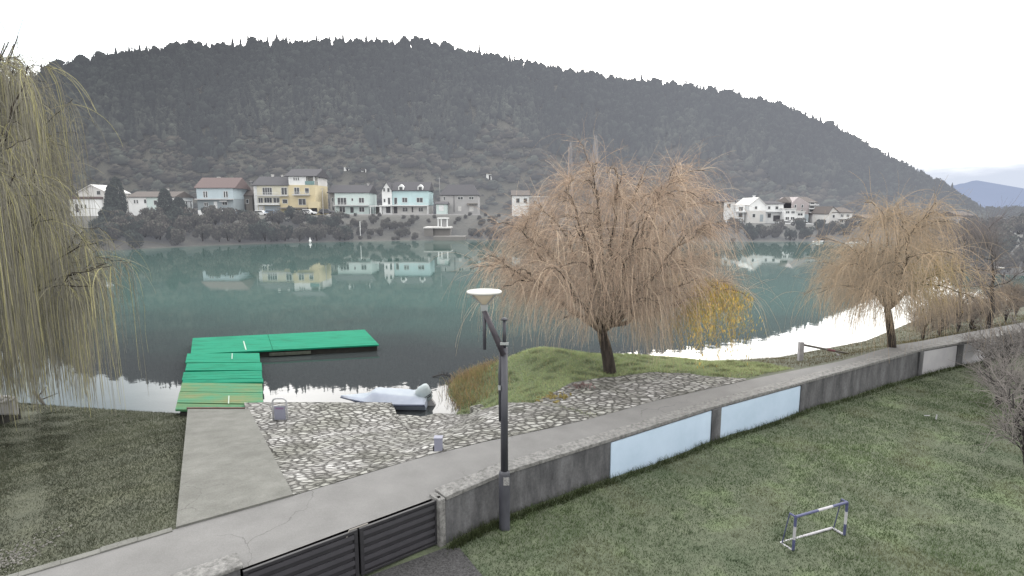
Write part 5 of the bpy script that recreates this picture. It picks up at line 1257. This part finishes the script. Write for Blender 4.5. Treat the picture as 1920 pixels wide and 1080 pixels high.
# lichen chips on the wall face
# left gate pier
gp = empty('gate_pier', (*GATE_B, ZL), 'rough low concrete pier at the lower end of the gate', 'pier')
gd_ = (Vector(GATE_B) - Vector(GATE_A)).normalized(); q = MB(); q.beam(tuple(Vector(GATE_B) + gd_ * .04), tuple(Vector(GATE_B) + gd_ * 1.6), .35, ZL - .3, 1.55, off=-.3); q.build('shaft', M_wall, gp, bevel=.02)
q = MB(); q.beam(tuple(Vector(GATE_B) + gd_ * .0), tuple(Vector(GATE_B) + gd_ * 1.7), .42, 1.552, 1.62, off=-.335); q.build('cap', M_cop, gp, bevel=.02)

# gate
M_gate = mat('gate_metal', (.022, .022, .026), (.016, .016, .019), scale=5, rough=.5, spec=.4, bump=.002); M_gslat = mat('gate_slat_metal', (.042, .041, .048), (.034, .034, .040), scale=5, rough=.45, spec=.4)
gt_ = empty('metal_gate', (*GATE_A, ZL), 'black metal gate with wide horizontal slats below the path', 'gate')
ga = Vector(GATE_A) - d0 * .17; gb_ = Vector(GATE_B); gv = gb_ - ga; gl = gv.length; gdir = gv.normalized()
def gp_at(s): return tuple(ga + gdir * s)
zg0, zg1 = ZL + .06, 1.46
for k, (s0, s1) in enumerate(((.0, gl * .455), (gl * .465, gl))):
    q = MB()
    q.beam(gp_at(s0), gp_at(s1), .05, zg1 - .05, zg1, off=-.025); q.beam(gp_at(s0), gp_at(s1), .05, zg0, zg0 + .05, off=-.025)
    q.beam(gp_at(s0), gp_at(s0 + .07), .05, zg0 + .05, zg1 - .05, off=-.025); q.beam(gp_at(s1 - .07), gp_at(s1), .05, zg0 + .05, zg1 - .05, off=-.025)
    fr = q.build('gate_leaf', M_gate, gt_, bevel=.006)
    q = MB(); nsl = 5; hh_ = (zg1 - zg0 - .1) / nsl
    for j in range(nsl):
        z0 = zg0 + .05 + j * hh_
        q.beam(gp_at(s0 + .07), gp_at(s1 - .07), .016, z0 + .05, z0 + hh_ - .03, off=.004)
    q.build('slat_panel', M_gslat, fr)
    q = MB(); q.beam(gp_at(s0 + .071), gp_at(s1 - .071), .004, zg0 + .051, zg1 - .051, off=-.012); q.build('backing_sheet', M_gate, fr)
q = MB(); m_ = gl * .46; c = gp_at(m_); q.tube([(*gp_at(m_ - .18), zg1 + .03), (*gp_at(m_ + .16), zg1 + .03), (*gp_at(m_ + .22), zg1 - .1)], .014, 6); q.build('latch', mat('zinc', A(170, 166, 160, .45), scale=10, rough=.45, spec=.5), gt_)
q = MB(); q.beam(gp_at(-.07), gp_at(-.005), .07, zg0 - .2, zg1 + .04, off=-.035); q.build('hinge_post', M_gate, gt_)

# ------------------------------------------------------------------ lamp post
M_pole = mat('lamp_pole_paint', A(88, 90, 100, .45), A(70, 72, 82, .43), scale=6, rough=.5, spec=.4, stretch=(1, 1, .3), bump=.002); M_rust = mat('lamp_arm_paint', A(96, 92, 100, .45), A(74, 70, 80, .42), scale=8, rough=.5)
M_disc = mat('lamp_white', A(232, 234, 230, .42), A(214, 216, 212, .42), scale=4, rough=.35, spec=.5); M_diff = mat('lamp_diffuser', A(200, 190, 172, .6), A(188, 178, 160, .6), scale=3, rough=.4, spec=.3)
M_coll = mat('lamp_collar', A(190, 196, 198, .45), scale=3, rough=.4); M_stk = mat('sticker', A(196, 196, 196, .5), A(120, 120, 124, .5), scale=40)
YL = 10.62; lb_ = at(946, 1000, YL); xl = lb_[0]; zl = float(lawn_h(np.array(xl), np.array(YL)))
def lz(py): return at(946, py, YL)[2]
lr = empty('street_lamp', (xl, YL, zl), 'black street lamp with a white disc head standing at the wall', 'street lamp')
q = MB(); q.lathe((xl, YL, zl), [(.118, -.2), (.118, .03), (.112, .06), (.112, lz(888) - zl), (.10, lz(884) - zl), (.078, lz(882) - zl)], 20); q.build('pole_base', M_pole, lr, smooth=True)
q = MB(); q.tube([(xl, YL, lz(884)), (xl, YL, lz(652))], [.076, .070], 18); q.build('pole', M_pole, lr, smooth=True)
q = MB(); q.tube([(xl + .005, YL, lz(652)), (xl + .005, YL, lz(598))], [.038, .034], 12); q.lathe((xl + .005, YL, lz(600)), [(.07, 0), (.07, .02), (.02, .05)], 14); q.build('pole_tip', M_pole, lr, smooth=True)
hx = HX(908, YL, 560); 
q = MB(); q.tube([(xl - .01, YL - .03, lz(664)), (hx, YL - .03, lz(582))], [.062, .05], 10); q.build('arm', M_rust, lr, smooth=True)
q = MB(); q.tube([(hx, YL, lz(655)), (hx, YL, lz(578))], [.033, .033], 10); q.build('stub', M_pole, lr, smooth=True)
q = MB(); q.tube([(xl - .085, YL, lz(790)), (xl - .088, YL, lz(700)), (xl - .07, YL, lz(655))], [.026, .03, .025], 8); q.build('cable_pipe', M_pole, lr, smooth=True)
q = MB(); q.box(xl - .08, xl + .09, YL - .1, YL - .076, lz(642) - .03, lz(642) + .02); q.box(xl - .12, xl - .07, YL - .06, YL + .02, lz(730), lz(722)); q.build('clamp', M_coll, lr)
q = MB(); q.box(xl - .02, xl + .10, YL - .117, YL - .113, lz(905), lz(890)); q.build('sticker', M_stk, lr)
q = MB(); q.box(hx - .065, hx + .065, YL - .065, YL + .065, lz(583), lz(570.3)); q.build('collar', M_coll, lr, bevel=.012)
zt = lz(570); zd = lz(549)
q = MB(); q.lathe((hx, YL, zt), [(.075, 0), (.08, .01), (.305, zd - zt), (.30, zd - zt + .005), (.07, .03)], 32); q.build('diffuser', M_diff, lr, smooth=True)
q = MB()
for k in range(4):
    a = math.pi / 4 + k * math.pi / 2; q.tube([(hx + .07 * math.cos(a), YL + .07 * math.sin(a), zt), (hx + .325 * math.cos(a), YL + .325 * math.sin(a), zd)], .018, 6)
q.build('bracket', M_coll, lr)
q = MB(); q.lathe((hx, YL, zd), [(.29, 0.008), (.338, .0), (.345, .02), (.335, .038), (.25, .05), (.1, .056), (.02, .058)], 36); q.build('lamp_disc', M_disc, lr, smooth=True)

# second lamp, far right
p2 = un(1877, 560, 1.0); Y2 = p2[1]; x2 = p2[0]; z2 = float(bank_h(np.array(x2), np.array(Y2)))
l2 = empty('street_lamp', (x2, Y2, z2), 'distant street lamp with a white head among bare trees on the right', 'street lamp'); zh = at(1870, 503, Y2)[2]; xh = at(1870, 503, Y2)[0]
q = MB(); q.tube([(x2, Y2, z2 - .2), (x2, Y2, zh - .25)], [.07, .06], 10); q.build('pole', M_pole, l2, smooth=True)
q = MB(); q.tube([(x2, Y2, zh - .6), (xh, Y2, zh - .12)], [.045, .045], 8); q.build('arm', M_pole, l2, smooth=True)
q = MB(); q.lathe((xh, Y2, zh - .12), [(.06, 0), (.30, .12), (.36, .14), (.36, .18), (.1, .22)], 20); hd = q.build('lamp_disc', M_disc, l2, smooth=True)

# ------------------------------------------------------------------ jetty
M_green = mat('jetty_green', A(44, 184, 148, .33), A(36, 158, 124, .31), scale=1.6, rough=.8, bump=.008, bscale=18, stretch=(.6, 2.4, 1), detail=12, spec=.1, c3=A(40, 180, 142, .33))
M_worn = mat('jetty_worn', A(150, 158, 104, .36), A(62, 172, 132, .36), scale=.9, rough=.8, bump=.006, bscale=18, stretch=(.8, 1.6, 1), detail=8, c3=A(104, 162, 112, .36)); M_float = mat('jetty_float', A(70, 70, 66, .4), A(50, 50, 48, .4), scale=4, bump=.01); M_skirt = mat('jetty_side', A(120, 128, 116, .42), A(92, 96, 88, .42), scale=5); M_line = mat('jetty_white_line', A(206, 226, 214, .5), scale=6)
jr = empty('jetty', (-11, 24, 0), 'green L shaped floating jetty at the end of the concrete ramp', 'jetty')
J = [un(330, 769, .32)[:2], un(496, 769, .32)[:2], un(487, 663, .32)[:2], un(354, 663, .32)[:2]]
def jl(t, s):
    a = np.array(J[0]) * (1 - t) + np.array(J[3]) * t; b = np.array(J[1]) * (1 - t) + np.array(J[2]) * t; return a * (1 - s) + b * s
cuts = [0, .085, .25, .40, .47, .62, .78, 1.0]; Rj = random.Random(4)
for i in range(len(cuts) - 1):
    t0, t1 = cuts[i] + .004, cuts[i + 1] - .004; dz = Rj.uniform(-.02, .03); dl = Rj.uniform(-.035, .035); e0, e1 = Rj.uniform(-.02, .01), Rj.uniform(-.01, .02)
    q = MB(); sub = 6
    for k in range(sub):
        u0, u1 = t0 + (t1 - t0) * k / sub, t0 + (t1 - t0) * (k + 1) / sub - .0015
        c = [jl(u0, e0), jl(u0, 1 + e1), jl(u1, 1 + e1), jl(u1, e0)]; zz = [.32 + dz - dl, .32 + dz + dl, .32 + dz + dl, .32 + dz - dl]
        q.hexa([(*c[j], zz[j] - .07) for j in range(4)] + [(*c[j], zz[j] + Rj.uniform(0, .006)) for j in range(4)])
    q.build('deck_panel', M_worn if i < 3 else M_green, jr)
E1 = [un(357, 664, .34)[:2], un(361, 634, .34)[:2], un(684, 618, .34)[:2], un(711, 646, .34)[:2]]
def je(s, t):
    a = np.array(E1[0]) * (1 - s) + np.array(E1[3]) * s; b = np.array(E1[1]) * (1 - s) + np.array(E1[2]) * s; return a * (1 - t) + b * t
nl = 12
for i, (s0, s1) in enumerate(((0, .42), (.42, 1.0))):
    q = MB()
    for k in range(nl):
        t0, t1 = k / nl, (k + 1) / nl - .004; c = [je(s0 + .001, t0), je(s1 - .001, t0), je(s1 - .001, t1), je(s0 + .001, t1)]
        q.hexa([(*p_, .27) for p_ in c] + [(*p_, .34 + Rj.uniform(0, .006)) for p_ in c])
    q.build('deck_panel', M_green, jr)
q = MB()
for (pp, s0, s1) in ((je, 0, 1),):
    c = [pp(.01, .03), pp(.99, .03), pp(.99, .97), pp(.01, .97)]; q.hexa([(*p_, -.2) for p_ in c] + [(*p_, .268) for p_ in c])
c = [jl(.01, .04), jl(.01, .96), jl(.99, .96), jl(.99, .04)]; q.hexa([(*p_, -.2) for p_ in c] + [(*p_, .20) for p_ in c]); q.build('float', M_float, jr)
q = MB(); q.beam(tuple(je(.4, -.012)), tuple(je(.62, -.012)), .05, .06, .2); q.build('fender', M_skirt, jr)
for a_, b_, w_, z_ in ((je(.285, .08), je(.28, .62), .05, .349), (jl(.84, .62), jl(.97, .62), .035, .39), (jl(.06, .6), jl(.17, .6), .035, .39)):
    q = MB(); q.beam(tuple(a_), tuple(b_), w_, z_, z_ + .005); q.build('white_line', M_line, jr)
q = MB(); q.beam(tuple(jl(.002, .12)), tuple(jl(.002, .9)), .06, .33, .40); q.build('edge_strip', mat('edge_red', A(140, 116, 110, .45), scale=8), jr)

# ladder rail with a sign
M_rail = mat('rail_white', A(214, 216, 220, .5), A(190, 192, 196, .5), scale=8, rough=.4, spec=.4); M_sign = mat('sign_lilac', A(166, 169, 188, .48), A(156, 159, 178, .48), scale=3, rough=.5)
p = un(526, 790, .45); rr = empty('ladder_rail', p, 'white tubular ladder rail with a lilac panel at the paved water edge', 'rail'); x, y, z = p; wq = .215; hq = .74
q = MB(); pts = [(x - wq, y, z - .15), (x - wq, y, z + hq - .12)] + [(x - wq + .12 - .12 * math.cos(a), y, z + hq - .12 + .12 * math.sin(a)) for a in (.5, 1.0, 1.57)] + [(x + wq - .12 + .12 * math.sin(a), y, z + hq - .12 + .12 * math.cos(a)) for a in (0, .57, 1.07)] + [(x + wq, y, z + hq - .12), (x + wq, y, z - .15)]
q.tube(pts, .028, 10); q.build('hoop', M_rail, rr, smooth=True)
q = MB(); q.box(x - wq + .04, x + wq - .04, y - .02, y + .005, z + .06, z + .5); sg = q.build('sign_panel', M_sign, rr, bevel=.006)
q = MB(); q.box(x - .12, x + .12, y - .024, y - .021, z + .40, z + .45); q.build('lettering', mat('lettering_red', A(170, 120, 140, .5), A(140, 130, 176, .5), scale=30), sg)
q = MB()
for zz in (-.1, .04): q.tube([(x - wq, y + .02, z + zz), (x + wq, y + .02, z + zz)], .018, 8)
q.build('rung', M_rail, rr, smooth=True)

# small utility cabinet on the paving by the path
p = on_bank(822, 846); q = MB(); ur = empty('utility_box', p, 'small lilac grey utility box on the paving beside the path', 'utility box'); x, y, z = p
q.box(x - .085, x + .095, y - .08, y + .08, z - .1, z + .33); q.build('cabinet', M_sign, ur, bevel=.008)
q = MB(); q.box(x - .095, x + .105, y - .09, y + .09, z + .331, z + .35); q.build('lid', M_sign, ur); q = MB(); q.box(x - .12, x - .087, y - .06, y - .02, z + .02, z + .14); q.build('hinge', M_gate, ur)

# ------------------------------------------------------------------ covered motor boat
M_tarp = mat('boat_tarp', A(186, 196, 206, .5), A(168, 180, 196, .5), scale=1.5, rough=.6, bump=.008, bscale=6, spec=.3); M_hull = mat('boat_hull', A(196, 206, 226, .5), A(180, 192, 214, .5), scale=2, rough=.3, spec=.5); M_hulld = mat('boat_bottom', A(74, 60, 60, .4), A(56, 48, 48, .4), scale=3)
bp0 = un(617, 769, .3); bp1 = un(800, 762, .3)
bx0 = bp0[0]; bx1 = bp1[0] - .1; by = 19.25; BL = bx1 - bx0
br = empty('motor_boat', ((bx0 + bx1) / 2, by, 0), 'small blue white motor boat under a grey cover by the paving', 'boat')
def hull_section(t):
    """t 0 bow .. 1 stern -> half beam, sheer z, keel z"""
    hb = .74 * (1 - (1 - min(1, t * 1.35)) ** 2.2); sz = .27 + .05 * (1 - t) ** 2; kz = -.25 + .45 * (1 - t) ** 4; return max(.02, hb), sz, kz
ns, nc = 22, 9; V = []; mi = []
for i in range(ns):
    t = i / (ns - 1); hb, sz, kz = hull_section(t); x = bx0 + BL * t
    for j in range(nc):
        s = j / (nc - 1) * 2 - 1; V.append((x + .55 * (1 - t) ** 2 * (1 - abs(s) ** 1.5), by + hb * s, kz + (sz - kz) * abs(s) ** 2.4))
q = MB(); fs = []
for i in range(ns - 1):
    for j in range(nc - 1): fs.append((i * nc + j, (i + 1) * nc + j, (i + 1) * nc + j + 1, i * nc + j + 1))
fs.append(tuple((ns - 1) * nc + j for j in range(nc))); q._add(V, fs); q.mi = [1 if all(V[k][2] < .16 for k in f) else 0 for f in fs]; q.build('hull', [M_hull, M_hulld], br, smooth=True)
q = MB()   # rubbing strake
for s in (-1, 1):
    q.tube([(bx0 + BL * i / 14, by + s * (hull_section(i / 14)[0] + .012), hull_section(i / 14)[1] - .02) for i in range(15)], .028, 6)
q.build('gunwale', mat('gunwale_dark', A(104, 112, 134, .45), scale=4), br, smooth=True)
V = []; nc2 = 13   # deck at the bow and tent of the cover
for i in range(ns):
    t = i / (ns - 1); hb, sz, kz = hull_section(t); x = bx0 + BL * t
    hgt = .04 + (.23 * (1 - max(0, t - .40) * 1.0)) * float(sst(.29, .39, t)) * (1 - .75 * float(sst(.86, .96, t))) + .014 * math.sin(i * 2.9) * (t > .35)
    for j in range(nc2):
        s = j / (nc2 - 1) * 2 - 1; V.append((x, by + (hb - .01) * s, sz + .01 + hgt * min(1, 1.9 * (1 - abs(s)) ** .9) * (1 - .12 * s * s)))
q = MB(); fs = [(i * nc2 + j, i * nc2 + j + 1, (i + 1) * nc2 + j + 1, (i + 1) * nc2 + j) for i in range(ns - 1) for j in range(nc2 - 1)]; fs.append(tuple((ns - 1) * nc2 + j for j in range(nc2))); q._add(V, fs); q.mi = [1 if (len(f) == 4 and f[0] % nc2 < 3) else 0 for f in fs]; q.build('cover', [M_tarp, mat('tarp_side', A(184, 192, 208, .5), A(168, 178, 196, .5), scale=2, bump=.006, bscale=7)], br, smooth=True)
# tilted outboard
om = MB(); ox = bx1 + .02; oz = .20
def rot(pts, c, a):
    ca, sa = math.cos(a), math.sin(a); return [(c[0] + (p_[0] - c[0]) * ca - (p_[2] - c[2]) * sa, p_[1], c[2] + (p_[0] - c[0]) * sa + (p_[2] - c[2]) * ca) for p_ in pts]
sec = [(-.06, -.02, .17, .13), (-.08, .02, .30, .21), (-.06, .26, .36, .25), (-.02, .50, .35, .23), (.02, .62, .29, .19), (.05, .68, .16, .11)]; sec = [tuple(v_ * .84 for v_ in q_) for q_ in sec]
V = []; nk = 12
for cx, cz, a_, b_ in sec:
    for k in range(nk):
        an = 2 * math.pi * k / nk; sq = lambda v_: math.copysign(abs(v_) ** .6, v_); V.append((ox + cx + a_ * sq(math.cos(an)), by + b_ * sq(math.sin(an)), oz + cz))
V = rot(V, (ox, by, oz), math.radians(32)); om._add(V, [(i * nk + k, i * nk + (k + 1) % nk, (i + 1) * nk + (k + 1) % nk, (i + 1) * nk + k) for i in range(len(sec) - 1) for k in range(nk)] + [tuple(range(nk - 1, -1, -1)), tuple((len(sec) - 1) * nk + k for k in range(nk))])
om_o = om.build('outboard_motor', mat('motor_cover', A(196, 208, 212, .5), A(180, 194, 200, .5), scale=3, rough=.5), br, smooth=True)
q = MB(); v = rot([(ox - .16, by - .08, oz), (ox + .12, by - .08, oz), (ox + .12, by + .08, oz), (ox - .16, by + .08, oz), (ox - .08, by - .06, oz - .46), (ox + .12, by - .06, oz - .46), (ox + .12, by + .06, oz - .46), (ox - .08, by + .06, oz - .46)], (ox, by, oz), math.radians(32)); q.hexa(v[4:] + v[:4]); q.build('motor_leg', mat('motor_leg', A(206, 206, 208, .5), scale=4, rough=.4), om_o)
q = MB(); c = rot([(ox + .03, by, oz - .46)], (ox, by, oz), math.radians(32))[0]; q.lathe((c[0], c[1], c[2] - .04), [(.02, 0), (.13, .02), (.13, .05), (.02, .08)], 10); q.build('propeller', M_gate, om_o)
q = MB()
for z_, w_ in ((.11, .022), (.17, .018)):
    k_ = .288 + .02 * (z_ - .11) / .06; v = rot([(ox - .07 - k_, by - .212, oz + z_), (ox - .07 + k_, by - .212, oz + z_), (ox - .07 + k_, by + .212, oz + z_), (ox - .07 - k_, by + .212, oz + z_), (ox - .07 - k_, by - .212, oz + z_ + w_), (ox - .07 + k_, by - .212, oz + z_ + w_), (ox - .07 + k_, by + .212, oz + z_ + w_), (ox - .07 - k_, by + .212, oz + z_ + w_)], (ox, by, oz), math.radians(32)); q.hexa(v)
q.build('motor_band', M_gate, om_o)
for k in range(4):
    q = MB(); q.box(bx0 + .62 + k * .09, bx0 + .62 + k * .09 + (.03 if k % 2 else .055), by - hull_section(.27)[0] - .02 - .0 * k, by - hull_section(.27)[0] + .03, .17, .26)
    q.build('registration_letter', M_gate, br)

# white dinghy lying at the left edge
p = un(-18, 783, .4); dr = empty('dinghy', p, 'white dinghy lying on the bank under the left willow', 'boat'); x, y, z = p
V = []; ns2 = 14
for i in range(ns2):
    t = i / (ns2 - 1); hb = .55 * (1 - (max(0, (t - .45)) / .55) ** 2.4) + .02; kz = z + .05 + .22 * max(0, t - .6) ** 1.5; sz = z + .48 + .12 * t * t
    for j in range(9):
        s = j / 8 * 2 - 1; V.append((x - 1.9 + 2.75 * t, y + hb * s, kz + (sz - kz) * abs(s) ** 2.2))
q = MB(); fs = [(i * 9 + j, (i + 1) * 9 + j, (i + 1) * 9 + j + 1, i * 9 + j + 1) for i in range(ns2 - 1) for j in range(8)] + [tuple(range(8, -1, -1))]; q._add(V, fs); M_ding = mat('dinghy_white', A(226, 226, 228, .45), A(206, 206, 210, .45), scale=2, rough=.35, spec=.5); q.build('hull', M_ding, dr, smooth=True)
q = MB()
for s in (0, 8): q.tube([Vector(V[i * 9 + s]) for i in range(ns2)], .05, 8)
q.tube([Vector(V[(ns2 - 1) * 9 + s]) for s in range(9)], .05, 8); q.build('rubbing_tube', M_ding, dr, smooth=True)
q = MB(); q.lathe((x + .15, y + .1, z + .42), [(.02, 0), (.16, .04), (.2, .16), (.14, .3), (.02, .34)], 14); q.build('bow_fender', M_ding, dr, smooth=True)
q = MB()
for sx in (-1.2, .4): q.box(x + sx, x + sx + .12, y - .5, y + .5, z - .35, z + .14)
q.build('trestle', M_float, dr)

# branch lying in the water beside the mound
q = MB(); p = un(832, 706, .0); x, y, z = p
q.tube([(x - .45, y - .1, .02), (x - .1, y, .08), (x + .3, y + .1, .02)], [.02, .03, .02], 6)
for dx, dy, dz in ((-.1, .2, .22), (.02, -.1, .25), (.12, .25, .14), (.2, -.1, .18), (-.25, .1, .12)): q.tube([(x + dx * .5, y, .06), (x + dx, y + dy, .04 + dz)], [.018, .006], 5)
tag(q.build('branch', M_bareb), 'bare branch sticking out of the water beside the mound', 'branch')
q = MB(); p = un(78, 757, .0); x, y, z = p; q.tube([(x - .5, y + .3, .35), (x + .1, y - .1, .12), (x + .35, y - .25, .0)], [.06, .05, .03], 7); q.tube([(x - .2, y + .1, .22), (x - .1, y + .4, .5)], [.03, .01], 6); q.tube([(x, y, .15), (x + .4, y + .3, .3)], [.025, .008], 6)
tag(q.build('driftwood', M_bareb), 'dark driftwood log in the shallows behind the white dinghy', 'driftwood')

# barrier by the water on the right
M_post = mat('barrier_white', A(206, 204, 206, .5), A(180, 178, 182, .5), scale=6); M_bar = mat('barrier_bar', A(150, 146, 140, .48), A(120, 112, 110, .46), scale=6); M_redp = mat('barrier_red', A(176, 120, 126, .46), A(150, 104, 112, .46), scale=8)
p = on_bank(1500, 676); Yb = p[1]; bq = empty('boom_barrier', p, 'white posted boom barrier with a red tipped bar beside the path', 'barrier'); x, y, z = p
ztop = at(1500, 641, Yb)[2]; q = MB(); q.box(x - .09, x + .09, y - .09, y + .09, z - .2, ztop); q.build('post', M_post, bq, bevel=.015)
e = at(1600, 665, Yb + .3); q = MB(); q.tube([(x + .08, y - .02, ztop - .12), e], [.045, .04], 8); q.cur = 1; m1 = Vector((x + .08, y - .02, ztop - .12)).lerp(Vector(e), .48); m2 = Vector((x + .08, y - .02, ztop - .12)).lerp(Vector(e), .62); q.tube([m1, m2], .052, 8); q.build('boom', [M_bar, M_redp], bq, smooth=False)
s = at(1580, 676, Yb - .25); q = MB(); q.prism([(s[0] - .12, s[1] - .1, s[2] - .3), (s[0] + .32, s[1] - .1, s[2] - .3), (s[0] + .2, s[1] - .1, s[2] + .1), (s[0] - .2, s[1] - .1, s[2] + .28)], (0, .25, 0)); q.build('rest_stand', M_post, bq, bevel=.01)
q = MB(); q.lathe((e[0] + .1, e[1], e[2] - .1), [(.05, -.1), (.17, -.06), (.19, .03), (.15, .1), (.04, .13)], 14); q.build('counterweight', M_redp, bq, smooth=True)

# ------------------------------------------------------------------ small goal on the lawn
M_gw = mat('goal_white', A(214, 214, 220, .5), A(192, 192, 200, .5), scale=9, rough=.5); M_gbl = mat('goal_blue', A(100, 106, 146, .46), A(86, 92, 130, .46), scale=9, rough=.5)
def lp(px, py): return Vector(un(px, py, ZL + .03))
P1, P2, B1, B2 = lp(1487, 1033), lp(1583, 1003), lp(1463, 1018), lp(1560, 990)
gh = .70; go = empty('goal', tuple((P1 + P2) / 2), 'small blue and white striped goal frame without a net on the lawn', 'goal'); Zv = Vector((0, 0, 1))
def band(a, b, cuts_, name, r=.026):
    q = MB(); 
    for k, (t0, t1) in enumerate(zip(cuts_[:-1], cuts_[1:])):
        q.cur = k % 2; q.tube([a.lerp(b, t0), a.lerp(b, t1)], r, 10)
    return q.build(name, [M_gbl, M_gw], go)
for a in (P1, P2): band(a, a + Zv * gh, [0, .34, .72, 1.0], 'post')
band(P1 + Zv * gh, P2 + Zv * gh, [0, .42, .70, 1.0], 'crossbar')
q = MB(); q.tube([P1, B1], .026, 10); q.tube([B1, B2], .026, 10); q.tube([B2, P2], .026, 10); q.build('base_frame', M_gw, go)
for a, b in ((P1, B1), (P2, B2)):
    t = a + Zv * gh; s = t + (b - a) * .45; q = MB(); q.tube([t, s], .02, 8); q.tube([s, b + (a - b) * .12], .011, 6); q.build('stay', M_gbl, go)

# litter on the lawn
q = MB(); p = un(1755, 786, ZL + .04); q.tube([p, (p[0] + .03, p[1] + .02, p[2] + .14)], .018, 6); tag(q.build('litter', M_gw), 'white stick of litter on the lawn below the far panels', 'litter')
q = MB(); p = un(1733, 779, ZL + .06); q.tube([p, (p[0] + .14, p[1] - .04, p[2] + .01)], .014, 6); tag(q.build('litter', M_gw), 'pale flat scrap of litter left of the white stick on the lawn', 'litter')
